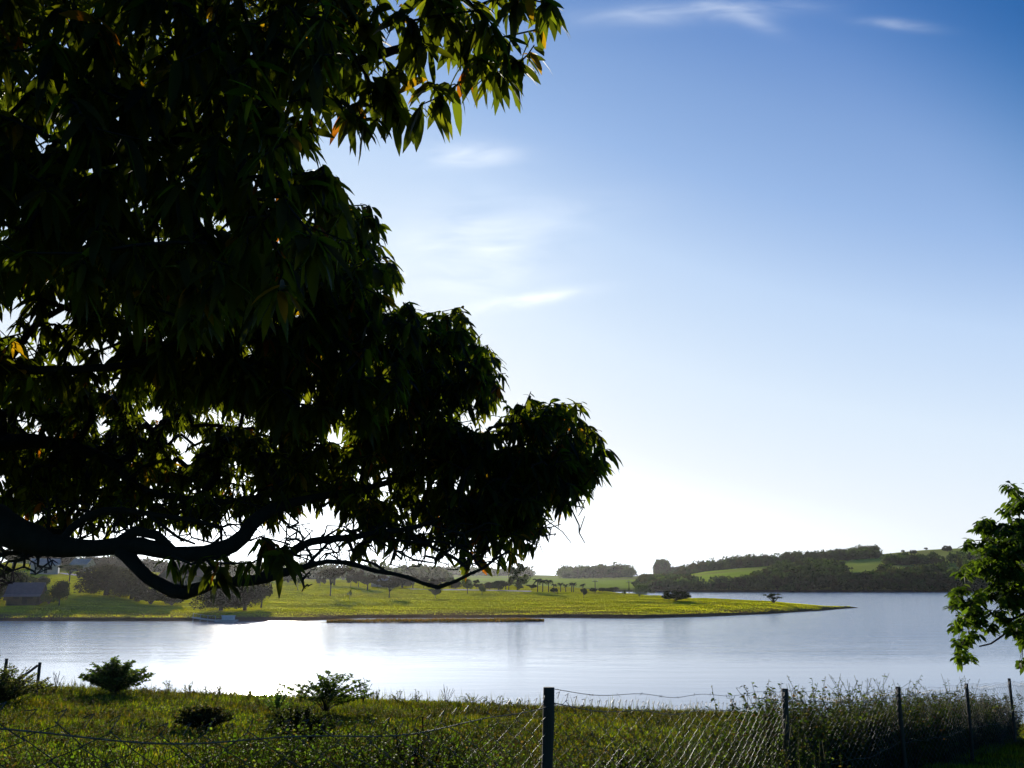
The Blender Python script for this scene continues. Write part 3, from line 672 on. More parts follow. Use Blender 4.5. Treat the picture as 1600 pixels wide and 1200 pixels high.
# trunk
l0 = px(-420, 640, 8.2)
tp = np.array([(TB[0] + .1, TB[1], tz - .4), (TB[0], TB[1], tz + .4), (TB[0] + .15, TB[1] + .05, tz + 1.2), (TB[0] + .45, TB[1] + .02, tz + 2.1), (l0[0] - .1, l0[1], l0[2])])
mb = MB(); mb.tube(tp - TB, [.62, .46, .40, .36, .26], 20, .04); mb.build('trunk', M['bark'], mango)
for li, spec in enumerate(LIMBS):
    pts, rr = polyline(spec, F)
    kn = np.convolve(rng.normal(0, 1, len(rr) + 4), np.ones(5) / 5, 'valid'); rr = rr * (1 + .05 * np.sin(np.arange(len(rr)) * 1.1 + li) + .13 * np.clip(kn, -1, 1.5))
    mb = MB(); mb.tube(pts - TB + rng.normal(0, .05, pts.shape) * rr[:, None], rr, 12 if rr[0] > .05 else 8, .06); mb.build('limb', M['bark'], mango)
    st = len(sk_p)
    for k in range(0, len(pts), 2):
        sk_p.append(pts[k]); sk_par.append(len(sk_p) - 2 if k else max(0, st - 1)); sk_r.append(rr[k])
cl_pos, cl_L = [], []
for (poly, d0_, d1_, n, L) in LAY:
    xs = [p[0] for p in poly]; ys = [p[1] for p in poly]; c = 0
    while c < n:
        u, v = random.uniform(min(xs), max(xs)), random.uniform(min(ys), max(ys))
        if not in_poly((u, v), poly): continue
        if any((u - hx) ** 2 + (v + 12 - hy) ** 2 < (hr + 10) ** 2 for hx, hy, hr in HOLES) and random.random() < .93: continue
        if d0_ > 6.7 and math.sin(u / 19 + 1.5 * math.sin(v / 23)) + math.sin(v / 17 + 1.7 * math.sin(u / 29 + 1)) > .75 and random.random() < (.85 if v > 600 else .5): continue
        Y = random.uniform(d0_, d1_); jj = 10 if d0_ > 7.5 else 4; cl_pos.append(px(u + random.gauss(0, jj), v + random.gauss(0, jj), Y)); cl_L.append(L); c += 1
# unseen crown over and behind the viewpoint, added to block sky light
for _ in range(1100):
    X, Y, Z = random.uniform(-9, 3.0), random.uniform(-8, 4.2), random.uniform(9.2, 13)
    if Z < EYE + 2.4 + .66 * max(Y, 0) and X > -6: Z += 1.8
    cl_pos.append(np.array((X, Y, Z))); cl_L.append(.2)
# lone sprays below the canopy: photo position, distance, leaves
for (u, v, Y) in [(360, 868, 7.4), (345, 880, 7.3), (322, 872, 7.4), (300, 882, 7.4), (268, 868, 7.5), (335, 893, 7.4), (344, 903, 7.3), (392, 880, 7.1), (440, 868, 6.6), (425, 850, 6.8), (405, 838, 6.9), (452, 850, 7.0), (560, 858, 8), (575, 852, 8), (610, 845, 8), (720, 850, 8.6), (745, 845, 8.6), (770, 820, 8.8), (765, 845, 8.7), (735, 870, 8.8),
                  (60, 785, 9), (90, 790, 9), (105, 805, 9), (120, 795, 9), (50, 775, 10), (150, 790, 10), (160, 815, 10), (20, 780, 10), (130, 820, 9.5)]:
    cl_pos.append(px(u, v, Y)); cl_L.append(.17)
for (u, v) in [(862, 8), (850, 2), (858, 28), (845, 45), (868, 15), (835, 70), (818, 92), (825, 85), (800, 105), (790, 112), (765, 118), (745, 100), (705, 140), (690, 150), (680, 158), (655, 165), (640, 172), (618, 180), (590, 185), (568, 190), (572, 200), (545, 180), (532, 165), (730, 120), (775, 60), (720, 80)]:
    cl_pos.append(px(u, v, random.uniform(5.3, 5.9))); cl_L.append(.19)
for _ in range(110):
    u = random.uniform(-20, 470); v = random.uniform(770, 812) if u > 190 else random.uniform(775, 835)
    cl_pos.append(px(u, v, random.uniform(9, 13))); cl_L.append(.15)
cl_pos = np.array(cl_pos); cl_L = np.array(cl_L)
buf, par, rad0, cnt, n0, ends = grow((sk_p, sk_par, sk_r), cl_pos)
# leafy sprays hanging in the open bay above the limb
# bare twigs hanging under the left end of the canopy
bare = []
for _ in range(330):
    u, v = random.uniform(-60, 135), random.uniform(848, 918)
    if v > 860 + (125 - u) * .45 + 8: continue
    bare.append(px(u, v, random.uniform(8.2, 9.4)))
for _ in range(320):
    u = random.uniform(440, 790); v = random.uniform(815, 892)
    bare.append(px(u, v, random.uniform(7.6, 8.8)))
for _ in range(340):
    u = random.uniform(60, 460); v = random.uniform(775, 850)
    bare.append(px(u, v, random.uniform(8.1, 9.6)))
for _ in range(16): bare.append(px(random.uniform(470, 490), random.uniform(895, 930), 7.9))
for _ in range(45): bare.append(px(random.uniform(780, 915), random.uniform(770, 850), random.uniform(8, 9)))
buf2, par2, r2, cnt2, n02, e2 = grow((list(buf), list(par), list(rad0)), bare, .15, .04, -.05)
cnt2[:len(cnt)] += cnt
idx = np.arange(n0, len(buf2)); ra = .0036 * np.maximum(cnt2[par2[idx]], .6) ** .42; rb = .0036 * np.maximum(cnt2[idx], .6) ** .42
isr = par2[idx] < n0; ra[isr] = rb[isr] * 1.25
mb = MB(); mb.segs(buf2[par2[idx]] - TB, buf2[idx] - TB, np.minimum(ra, rb * 1.6), rb, 5); mb.build('twigs', M['bark'], mango)
# leaves
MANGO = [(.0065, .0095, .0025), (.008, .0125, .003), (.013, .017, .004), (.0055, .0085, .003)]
LP, LD, LL, CC = [], [], [], []
for i, (c, L) in enumerate(zip(cl_pos, cl_L)):
    k = random.randint(7, 12); pr = buf[par[ends[i]]]; ax = norm(c - pr)
    az = rng.uniform(0, 6.283, k); el = rng.uniform(-.5, .5, k)
    d = np.stack([np.cos(az), np.sin(az), el], -1) + ax * rng.uniform(.1, .8, (k, 1)) + np.array((0, 0, -.75)) * rng.uniform(0, 2.0, (k, 1))
    pos = c - ax * rng.uniform(0, .10, (k, 1)) + rng.normal(0, .01, (k, 3))
    LP.append(pos); LD.append(d); LL.append(L * random.uniform(.8, 1.1) * rng.uniform(.42, 1.15, k))
    young = random.random()
    cc = np.array(MANGO)[rng.choice(4, k)] * rng.lognormal(0, .15, (k, 1))
    if young < .05: cc = np.where(rng.uniform(size=(k, 1)) < .3, np.array([(.035, .013, .004)]), cc)
    elif young < .12: cc = np.where(rng.uniform(size=(k, 1)) < .25, np.array([(.036, .025, .004)]), cc)
    elif young < .30: cc = cc * np.array([(1.3, 1.35, 1.1)])
    CC.append(cc)
LP, LD, LL, CC = np.vstack(LP), np.vstack(LD), np.concatenate(LL), np.vstack(CC)
V, Q, m_v = leaves(LP, LD, LL, LL * rng.uniform(.25, .36, len(LL)), .5, 5, .22, wave=.012)
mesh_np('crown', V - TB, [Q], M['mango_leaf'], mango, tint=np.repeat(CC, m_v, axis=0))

# ------------------------------------------------------------------ the small tree at the right edge
BL = [(1582, 768, 12), (1595, 790, 18), (1575, 800, 12), (1532, 822, 15), (1555, 832, 20), (1585, 830, 22), (1600, 850, 25), (1515, 852, 10), (1545, 858, 20), (1575, 865, 25), (1525, 885, 15), (1550, 890, 22), (1508, 900, 12), (1580, 900, 25), (1600, 925, 25),
      (1500, 932, 14), (1520, 945, 14), (1490, 948, 10), (1540, 938, 15), (1560, 925, 20), (1578, 945, 20), (1505, 968, 12), (1525, 972, 14), (1495, 985, 10), (1535, 960, 12), (1560, 962, 10), (1515, 1000, 12), (1500, 1010, 9), (1508, 1028, 12), (1550, 985, 8), (1588, 985, 16), (1600, 1000, 14), (1575, 975, 10), (1600, 1038, 10)]
for _ in range(40): BL.append((random.uniform(1612, 1950), random.uniform(780, 1010), random.uniform(20, 35)))
rb_ = px(1830, 1000, 11.2); rz0 = float(near_z(rb_[0], 11.2))
rt = thing('young_tree', 'leafy green tree leaning in from the right edge of the photo over the fence', 'tree', (rb_[0], 11.2, rz0)); RB = np.array(rt.location)
sp_ = [(1800, 850, 11.2, 16), (1740, 838, 11.1, 12), (1680, 840, 11, 9), (1620, 846, 11, 7), (1580, 862, 11, 5), (1550, 872, 11, 4)]
sp2 = [(1805, 960, 11.2, 12), (1720, 980, 11.1, 8), (1640, 975, 11, 6), (1600, 978, 11, 4), (1575, 985, 11, 3), (1555, 1003, 11, 2.6), (1530, 1010, 11, 2)]
sp3 = [(1800, 830, 11.2, 12), (1730, 790, 11.1, 9), (1660, 790, 11, 6), (1600, 795, 11, 4)]
sp4 = [(1720, 980, 11.1, 8), (1640, 945, 11, 5), (1580, 968, 11, 4), (1552, 960, 11, 3), (1530, 940, 11, 2)]
tpts = np.array([(RB[0] + .05, 11.2, rz0 - .3), (RB[0], 11.2, rz0 + .8), (px(1805, 960, 11.2)), (px(1800, 850, 11.2)), px(1815, 700, 11.3), px(1830, 560, 11.3)])
mb = MB(); mb.tube(tpts - RB, [.13, .10, .08, .07, .05, .03], 12, .03); mb.build('trunk', M['bark'], rt)
skp, skq, skr = [], [], []
for s_ in (sp_, sp2, sp3, sp4):
    pts, rr = polyline(s_, F); mb = MB(); mb.tube(pts - RB, rr, 7, .03); mb.build('limb', M['bark'], rt)
    for k in range(len(pts)): skp.append(pts[k]); skq.append(len(skp) - 2 if k else 0); skr.append(rr[k])
for q in tpts[2:]: skp.append(q); skq.append(0); skr.append(.05)
cl = []
for (u, v, r_) in BL:
    for _ in range(max(3, int(r_ * r_ / 17))):
        a, q = random.uniform(0, 6.28), math.sqrt(random.random()) * r_ * .85
        cl.append(px(u + math.cos(a) * q, v + math.sin(a) * q * .85 - 4, 11 + random.gauss(0, .22)))
cl = np.array(cl); b3, p3, r3, c3, n3, e3 = grow((skp, skq, skr), cl, .12, .03, .03)
idx = np.arange(n3, len(b3)); rbb = .0022 * np.maximum(c3[idx], .6) ** .4
mb = MB(); mb.segs(b3[p3[idx]] - RB, b3[idx] - RB, rbb * 1.15, rbb, 4); mb.build('twigs', M['bark'], rt)
k = 11; az = rng.uniform(0, 6.283, (len(cl), k)); d = np.stack([np.cos(az), np.sin(az), rng.normal(-.35, .35, az.shape)], -1).reshape(-1, 3)
pos = np.repeat(cl, k, axis=0) + rng.normal(0, .018, (len(cl) * k, 3)); LL = rng.uniform(.055, .105, len(pos))
V, Q, mm = leaves(pos, d, LL, LL * .42, .3, 3, .25)
base = np.repeat(np.array([(.03, .05, .008), (.045, .07, .01), (.07, .10, .014), (.024, .04, .008)])[rng.choice(4, len(cl))], k, axis=0) * rng.lognormal(0, .2, (len(pos), 1))
mesh_np('crown', V - RB, [Q], M['leaf'], rt, tint=np.repeat(base, mm, axis=0))

# ------------------------------------------------------------------ shrubs and posts on the near crest
def shrub(name, u, Y, wid, ht, label, cat, nst, per, L, W, cols, group=None, spread=.5, zp=.8):
    X = X_of(u, Y); g = float(near_z(X, Y)); o = thing(name, label, cat, (X, Y, g), group)
    P_, D_, LL_, A_, B_ = [], [], [], [], []
    for _ in range(nst):
        a = random.uniform(0, 6.28); f = random.random() ** .6
        tip = np.array((math.cos(a) * wid / 2 * f, math.sin(a) * wid / 2 * f * .8, ht * (1.05 - .45 * f * f) * random.uniform(.6, 1.05)))
        st = tip * 0; s = np.linspace(0, 1, 7)
        path = st + (tip - st) * s[:, None]; path[:, 2] = tip[2] * s ** zp; path += rng.normal(0, .015, path.shape) * s[:, None]; path[:, 2] -= .03
        A_.append(path[:-1]); B_.append(path[1:])
        tt = np.sort(rng.uniform(.25, 1, per)); pos = np.stack([np.interp(tt, s, path[:, q]) for q in range(3)], -1)
        az = rng.uniform(0, 6.28, per); D_.append(np.stack([np.cos(az), np.sin(az), rng.normal(.35, .4, per)], -1)); P_.append(pos); LL_.append(L * rng.uniform(.6, 1.2, per))
    mb = MB(); mb.segs(np.vstack(A_), np.vstack(B_), .008, .006, 4); mb.build('stems', M['bark'], o)
    if per and L > 0:
        L_ = np.concatenate(LL_); V, Q, mm = leaves(np.vstack(P_), np.vstack(D_), L_, L_ * W, .2, 3, .3)
        mesh_np('foliage', V, [Q], M['leaf'], o, tint=tints(len(L_), mm, cols, None, .2))
    return o
DK = [(.03, .05, .012), (.045, .07, .016), (.06, .08, .02)]
MIX = [(.05, .07, .02), (.09, .09, .03), (.06, .05, .025)]
shrub('leafy_bush', 191, 31.0, 2.2, 1.0, 'rounded dark leafy bush standing alone on the crest of the near bank', 'bush', 110, 60, .12, .45, DK)
shrub('straggly_bush', 20, 27, 2.6, .95, 'straggly dark bush at the left edge round two old posts', 'bush', 120, 45, .09, .4, MIX)
shrub('straggly_bush', -60, 26, 2.8, 1.5, 'bush just beyond the left edge beside the old posts', 'bush', 50, 26, .09, .4, MIX)
shrub('arching_shrub', 515, 27, 2.6, 1.1, 'open flat topped shrub on a thin stem, left of centre on the bank', 'bush', 44, 60, .1, .5, DK, zp=.5)
shrub('arching_shrub', 440, 26, 1.2, .8, 'pale green sprawling weed clump left of the flat topped shrub', 'bush', 26, 22, .08, .55, [(.12, .17, .05), (.08, .12, .03)])
shrub('low_scrub', 655, 8.6, .9, 1.12, 'dark brown dead vine tangle on the fence, left of the thick post', 'bush', 46, 40, .04, .5, [(.02, .016, .008), (.035, .025, .012), (.025, .03, .01)], zp=.8)
shrub('low_scrub', 478, 19, 1.5, .75, 'low dark scrub in front of the flat topped shrub', 'bush', 130, 70, .07, .55, [(.02, .03, .008), (.03, .035, .01)], zp=.9)
shrub('low_scrub', 330, 22, 1.4, .5, 'low dark scrub patch mid bank between leafy bush and flat topped shrub', 'bush', 120, 70, .07, .55, [(.02, .03, .008), (.045, .035, .014)], zp=.9)
shrub('low_scrub', 985, 12.5, 1.3, .62, 'low dark scrub right of the thick post behind the mesh', 'bush', 110, 60, .055, .55, [(.018, .028, .007), (.03, .04, .01)], zp=.9)
shrub('fern_sprig', 1058, 22, .5, .62, 'feathery sprig showing against the water right of the thick fence post', 'plant', 7, 22, .06, .3, MIX)
shrub('fern_sprig', 1010, 24, .6, .35, 'low dark sprig just left of the feathery sprig', 'plant', 7, 18, .05, .4, DK)
shrub('dry_stalks', 572, 31, .5, .9, 'thin dry twigs standing against the water beside the flat topped shrub', 'plant', 9, 6, .03, .4, MIX)
shrub('dry_stalks', 700, 31.5, .6, .7, 'pair of dry stalk tufts on the crest left of the thick fence post', 'plant', 9, 6, .03, .4, MIX)
shrub('dry_stalks', 100, 31, .7, .7, 'wispy dry twigs between the old posts and the leafy bush', 'plant', 9, 5, .03, .4, MIX)
for k, u in enumerate([270, 300, 330, 350, 375, 400, 425, 470, 545, 600, 625, 650, 740, 770, 800]):
    shrub('seedling', u + random.uniform(-6, 6), 31.5 + random.uniform(-.6, .6), random.uniform(.5, 1.1), random.uniform(.25, .5), ORD[k] + ' small weed from the left along the crest of the near bank', 'plant', 7, 14, .06, .45, MIX, group='small weeds along the crest of the bank')
for (u, v, lab) in [(9, 1029, 'old wooden post at the left edge in the straggly bush'), (61, 1035, 'old wooden post with a slanting brace right of the leftmost one')]:
    Y = 29; q = px(u, v, Y); g = float(near_z(q[0], Y)); o = thing('old_post', lab, 'post', (q[0], Y, g))
    mb = MB(); hgt = q[2] - g; zz = np.linspace(-.2, hgt, 6); mb.tube(np.stack([zz * .03, zz * 0, zz], -1), .045, 9, .04); mb.build('post_shaft', M['post'], o)
    if u > 30:
        mb = MB(); mb.tube([(-.75, 0, hgt - .65), (0, -.06, hgt - .08)], .035, 7, .03); mb.build('brace', M['post'], o)

# ------------------------------------------------------------------ distant trees
FC = {'dark': [(.02, .03, .010), (.03, .04, .012)], 'green': [(.05, .08, .02), (.08, .11, .03)], 'olive': [(.06, .075, .025), (.09, .10, .035)], 'brown': [(.03, .026, .014), (.042, .036, .018)]}
protos = {}
def far_proto(kind):
    """unit tree: height 1, crown width about 1; returns (trunk mesh data, crown mesh data)"""
    mb = MB(); cr = []
    def lumps(cs, n, surf=.75):
        for (x, y, z, rx, rz_) in cs:
            m = int(n * 1.35); d = norm(rng.normal(size=(m, 3))); r_ = (surf + (1 - surf) * rng.uniform(size=(m, 1))) * (1 + .2 * rng.normal(size=(m, 1)))
            cr.append(np.array((x, y, z)) + d * r_ * np.array((rx, rx, rz_)))
    def rc(n, zc, rr, zr, sr, szr): return [(random.uniform(-rr, rr), random.uniform(-rr, rr), zc + random.uniform(-zr, zr), sr * random.uniform(.7, 1.2), szr * random.uniform(.7, 1.2)) for _ in range(n)]
    size, flat = .022, 0
    if kind == 'round':
        L = rc(13, .64, .26, .17, .17, .15); lumps(L, 210); th = .5; tw = .035
    elif kind == 'dense':
        L = rc(26, .48, .34, .26, .19, .17); lumps(L, 300); th = .3; tw = .05; size = .017
    elif kind == 'umbrella':
        L = rc(15, .76, .36, .07, .15, .09); lumps(L, 150); th = .6; tw = .035
    elif kind == 'sapling':
        L = rc(7, .68, .22, .16, .15, .13); lumps(L, 60, .5); th = .7; tw = .03; size = .03
    elif kind == 'ball':
        L = [(0, 0, .62, .40, .36)] + rc(12, .62, .2, .18, .24, .2); lumps(L, 260); th = .35; tw = .03
    elif kind == 'clipped':
        L = [(0, 0, .55, .42, .42), (0, 0, .4, .4, .36), (.05, 0, .72, .38, .25)]; lumps(L, 900, .9); th = .2; tw = .04; size = .02
    elif kind == 'bush':
        L = []
        for _ in range(46):
            a = random.uniform(0, 6.28); q = math.sqrt(random.random()); L.append((math.cos(a) * q * .42, math.sin(a) * q * .42, .18 + random.random() * (.68 * math.sqrt(max(0, 1 - q * q * .95))), .085, .11))
        lumps(L, 80, .5); th = .35; tw = .025
    elif kind == 'tall':
        L = rc(14, .34, .36, .2, .13, .10) + rc(11, .80, .26, .14, .10, .08); lumps(L, 120, .4); th = .85; tw = .02
    elif kind == 'thorn':
        L = rc(14, .64, .42, .2, .12, .08); lumps(L, 60, .5); th = .5; tw = .06; size = .028
    cr_ = np.vstack(cr); cr_ = cr_[cr_[:, 2] > .04]
    V, Q = quads(cr_, size * 1.5)
    c1 = V.reshape(-1, 4, 3)
    # trunk and limbs
    mb.tube([(0, 0, -.05), (.01, 0, th * .5), (0, .01, th)], [tw, tw * .75, tw * .55], 7, .05)
    if kind == 'bush' or kind == 'thorn':
        for k in range(5): a = k * 1.3; mb.tube([(0, 0, -.02), (math.cos(a) * .12, math.sin(a) * .12, .22), (math.cos(a) * .3, math.sin(a) * .3, .5)], [tw * .7, tw * .5, tw * .3], 5)
    for (x, y, z, r1, r2_) in L[:8]: mb.tube([(0, 0, th * .6), (x * .5, y * .5, (th * .6 + z) / 2), (x, y, z)], [tw * .5, tw * .35, tw * .2], 5)
    return mb, V, Q
def far_tree(kind, pos, ht, wd, label, col='olive', group=None, name=None, var=None):
    key = (kind, col, var or 0)
    if key not in protos:
        mb, V, Q = far_proto(kind); C = tints(len(Q), 4, FC[col], None, .22)
        tr = mb.build('trunk', M['far_bark']); cr = mesh_np('crown', V, [Q], M['far_leaf'], tint=C, smooth=False)
        protos[key] = (tr, cr, [False])
    tr, cr, used = protos[key]
    nm = name or {'round': 'round_tree', 'dense': 'broad_tree', 'umbrella': 'flat_topped_tree', 'sapling': 'sapling', 'ball': 'ball_tree', 'clipped': 'clipped_tree', 'bush': 'wide_bush', 'tall': 'tall_tree', 'thorn': 'scrubby_tree'}[kind]
    o = thing(nm, label, 'bush' if 'bush' in nm else 'tree', pos, group, random.uniform(-.5, .5))
    o.scale = (wd, wd, ht)
    for part in (tr, cr):
        if used[0]: c = part.copy(); COL.objects.link(c)
        else: c = part
        c.parent = o
    used[0] = True
    return o
def ft(u, vb, vt, w_, kind, label, col='olive', group=None, Y=None, var=None):
    q = land(u, vb) if Y is None else np.array((X_of(u, Y), Y, pen_z(X_of(u, Y), Y)))
    ht = (vb - vt) / F * q[1] * .98; wd = w_ / F * q[1]
    return far_tree(kind, q, ht, wd / .95, label, col, group, None, var)
gb = 'background trees above the left shore'
ft(8, 938, 888, 70, 'dense', 'dark tree at the left edge behind the lakeside hut', 'dark')
ft(-45, 945, 885, 90, 'dense', 'dark tree beyond the left edge of the photo', 'dark')
ft(60, 925, 900, 34, 'round', 'dark tree rising just behind the blue roofed hut', 'dark')
ft(92, 946, 907, 32, 'ball', 'ball shaped dark tree right of the lakeside hut', 'dark')
ft(76, 944, 920, 30, 'bush', 'low bush between the hut and the ball shaped tree', 'green')
ft(108, 909, 880, 32, 'umbrella', 'small flat topped tree beside the dirt path', 'dark')
ft(165, 930, 875, 88, 'dense', 'largest dark rounded tree on the left shore, seen under the thick limb', 'brown')
ft(205, 936, 888, 64, 'dense', 'dark tree right of the largest one on the left shore', 'brown', None, None, 1)
ft(235, 944, 905, 60, 'bush', 'broad dark bush below the hanging limb', 'brown')
ft(268, 946, 912, 50, 'bush', 'broad bush left of the hazy hedge', 'brown', None, None, 1)
ft(345, 954, 905, 70, 'dense', 'hazy round tree at the left end of the waterside clump by the jetty', 'brown')
ft(382, 954, 904, 66, 'dense', 'hazy round tree in the middle of the waterside clump by the jetty', 'brown', None, None, 1)
ft(408, 950, 908, 42, 'round', 'hazy round tree at the right end of the waterside clump by the jetty', 'brown')
for k_, (u, vb, vt, w_) in enumerate([(-20, 885, 850, 60), (20, 888, 855, 55), (60, 890, 858, 50), (95, 888, 862, 45), (150, 884, 862, 50), (190, 886, 862, 55), (222, 886, 866, 40), (252, 890, 868, 45), (300, 898, 870, 60), (340, 902, 876, 50), (380, 906, 880, 46), (420, 908, 884, 40), (450, 910, 888, 34)]):
    ft(u, vb, vt, w_, random.choice(['round', 'dense']), ORD[k_] + ' hazy tree from the left in the upper row behind the hanging limb', 'brown', gb)
ft(465, 922, 898, 16, 'sapling', 'thin sapling at the left end of the open meadow')
ft(516, 931, 886, 34, 'umbrella', 'tree with a bare trunk under the arched branch on the meadow', 'brown')
ft(522, 914, 882, 50, 'round', 'tall hazy tree behind the bare trunked tree', 'brown')
ft(546, 937, 922, 12, 'sapling', 'tiny sapling in mid meadow right of the bare trunked tree')
ft(574, 922, 897, 36, 'round', 'bushy round tree left of the pale low building', 'brown')
ft(608, 934, 909, 26, 'umbrella', 'small two part tree in front of the pale low building', 'brown')
ft(628, 918, 895, 42, 'dense', 'broad dark tree right of the pale low building', 'brown')
ft(680, 935, 919, 20, 'round', 'low round tree with a long shadow in mid meadow', 'dark')
ft(705, 918, 903, 26, 'round', 'tree in the line left of the round crowned path tree', 'olive')
ft(730, 928, 905, 22, 'round', 'round crowned tree beside the pale path', 'olive')
ft(753, 930, 914, 15, 'round', 'small round tree right of the round crowned path tree', 'olive')
ft(779, 922, 906, 22, 'dense', 'dark tree left of the tall double crowned tree', 'dark')
ft(808, 923, 881, 40, 'tall', 'tall double crowned tree standing highest on the meadow', 'olive')
ft(831, 922, 913, 18, 'round', 'round tree right of the tall double crowned tree', 'dark')
ft(866, 926, 917, 14, 'bush', 'dark low tree among the palms', 'dark')
ft(871, 930, 925, 4, 'sapling', 'tiny sapling below the palms')
ft(912, 935, 919, 13, 'round', 'small dark tree standing in front of the last palms', 'dark')
for k_, u in enumerate((927, 941, 952)): ft(u, 925, 917, 13, 'bush', ORD[k_] + ' low dark tree from the left in the row right of the palms', 'dark', 'row of low trees right of the palms')
ft(960, 925, 917, 17, 'round', 'last and widest tree of the low row right of the palms', 'dark')
ft(975, 932, 923, 11, 'sapling', 'small bush left of the clipped round tree')
ft(1001, 927, 908, 23, 'clipped', 'dense clipped green tree, smooth and round, near the far water', 'green')
ft(999, 935, 927, 6, 'sapling', 'tiny sapling in front of the clipped round tree')
ft(1019, 929, 921, 12, 'bush', 'low grey bush right of the clipped round tree')
ft(1056, 939, 920, 48, 'bush', 'wide dark bush on the narrowing grass spit', 'dark')
ft(1209, 942, 926, 25, 'thorn', 'small scrubby tree near the tip of the peninsula', 'dark')
gl = 'line of trees along the back of the meadow'
for k_, (u, vt) in enumerate([(500, 893), (548, 886), (560, 890), (600, 898), (590, 900), (645, 897), (662, 899), (678, 901), (692, 903), (712, 905), (745, 906), (765, 908), (790, 908)]):
    ft(u, 916 + (u - 500) * .018, vt, random.uniform(16, 25), random.choice(['round', 'dense', 'tall']), ORD[k_] + ' hazy tree of the line along the back of the meadow', 'brown', gl)
# palms
def palm(pos, ht, label, seed):
    o = thing('palm_tree', label, 'palm', pos, 'palms along the far side of the meadow'); r_ = np.random.default_rng(seed)
    mb = MB(); lean = r_.normal(0, .04); z = np.linspace(-.2, ht * .82, 7); mb.tube(np.stack([lean * z * z / ht, z * 0, z], -1), .17 - .05 * z / ht, 7); mb.build('trunk', M['far_bark'], o)
    top = np.array((lean * (ht * .82) ** 2 / ht, 0, ht * .82)); mb = MB(); A, D, L = [], [], []
    for k in range(15):
        a = k * 2.4; e = r_.uniform(.2, 1.3); s = np.linspace(0, 1, 7); ln = ht * .36
        path = top + np.stack([np.cos(a) * s, np.sin(a) * s, e * s - 1.0 * s * s], -1) * ln
        mb.tube(path, .04, 3, caps=False)
        for f in np.linspace(.12, 1, 18):
            q = np.array([np.interp(f, s, path[:, c]) for c in range(3)])
            for sg in (-1, 1): A.append(q); D.append((-np.sin(a) * sg + .4 * np.cos(a), np.cos(a) * sg + .4 * np.sin(a), -.45)); L.append(ln * .30 * (1.1 - .6 * f))
    mb.build('frond_ribs', M['far_bark'], o)
    L = np.array(L); V, Q, mm = leaves(A, D, L, L * .5, .3, 2, .1)
    mesh_np('crown', V, [Q], M['far_leaf'], o, tint=tints(len(L), mm, FC['dark'], None, .15))
for k, (u, vt) in enumerate([(840, 904), (848, 906), (857, 905), (865, 912), (876, 911), (884, 913), (893, 911), (896, 910), (911, 912)]):
    q = land(u, 925); palm(q, (925 - vt) / F * q[1], ORD[k] + ' palm from the left in the row right of the tall double crowned tree', k)

# wooded hillsides beyond the lake: trees that read as one mass
def wood(name, label, spots, size=1.1, per=150, col=None):
    Vs, Qs, Cs, n = [], [], [], 0
    for (X, Y, Z, r_, h) in spots:
        k = per; d = norm(rng.normal(size=(k, 3))); lum = rng.normal(0, .28, (4, 3)); c = lum[rng.integers(0, 4, k)]
        pos = np.array((X, Y, Z + h * .55)) + (d * rng.uniform(.55, .85, (k, 1)) + c) * np.array((r_, r_, h * .45))
        pos = pos[pos[:, 2] > Z - .5]
        v_, q_ = quads(pos, size); Vs.append(v_); Qs.append(q_ + n); n += len(v_)
        base = np.array(random.choice(col or [(.03, .045, .016), (.045, .07, .02), (.06, .085, .022), (.05, .05, .02)])) * random.uniform(.8, 1.25)
        Cs.append(np.repeat(base * rng.lognormal(0, .15, (len(q_), 1)), 4, axis=0))
    return stuff(mesh_np(name, np.vstack(Vs), [np.vstack(Qs)], M['far_leaf'], tint=np.vstack(Cs), smooth=False), label, 'woodland')
def spots_in(n, poly, rs=(3.5, 6), hs=(7, 12)):
    rs = (rs[0] * .7, rs[1] * 1.15); hs = (hs[0] * .75, hs[1] * 1.2)
    """scatter within a photo outline given as (u, distance) points"""
    us = [p[0] for p in poly]; ys = [p[1] for p in poly]; o = []
    while len(o) < n:
        u, Y = random.uniform(min(us), max(us)), random.uniform(min(ys), max(ys))
        if in_poly((u, Y), poly):
            X = X_of(u, Y); o.append((X, Y, hil_z(X, Y), random.uniform(*rs), random.uniform(*hs)))
    return o
w1 = spots_in(420, [(1085, 667), (1750, 667), (1750, 700), (1500, 704), (1300, 702), (1200, 698), (1140, 690), (1090, 680)], (4, 6), (4, 7))
wood('shore_wood', 'dark dense woodland along the far shore of the lake', w1)
w2 = spots_in(45, [(1180, 712), (1320, 712), (1320, 740), (1215, 735)], hs=(5, 8)) + spots_in(55, [(1190, 760), (1300, 745), (1320, 790), (1290, 830), (1200, 800)], hs=(6, 9)) + spots_in(40, [(1335, 715), (1500, 712), (1500, 735), (1400, 745)], hs=(5, 8)) + spots_in(22, [(1440, 770), (1750, 745), (1750, 800), (1500, 800)], hs=(6, 9))
wood('middle_wood', 'uneven woodland halfway up the hill between the pale pastures', w2)
w3 = spots_in(190, [(1160, 950), (1215, 1000), (1375, 985), (1375, 1080), (1250, 1060), (1160, 1020)], (4, 6), (6, 9)) + spots_in(45, [(1385, 880), (1450, 885), (1460, 915), (1390, 905)], (4, 6), (5, 8)) + spots_in(38, [(1445, 880), (1750, 880), (1750, 930), (1460, 925)], (4, 6), (6, 9))
wood('upper_wood', 'dark woodland belt on the upper hillside below the bright top pasture', w3)
w4 = spots_in(110, [(1360, 1085), (1376, 1085), (1376, 1150), (1345, 1150), (1280, 1080)], (4, 6), (6, 10)) + spots_in(170, [(1060, 1050), (1160, 960), (1215, 1000), (1160, 1080), (1100, 1200)], (4, 6), (7, 11))
wood('ridge_wood', 'trees along the sloping ridge line left of the top pasture', w4)
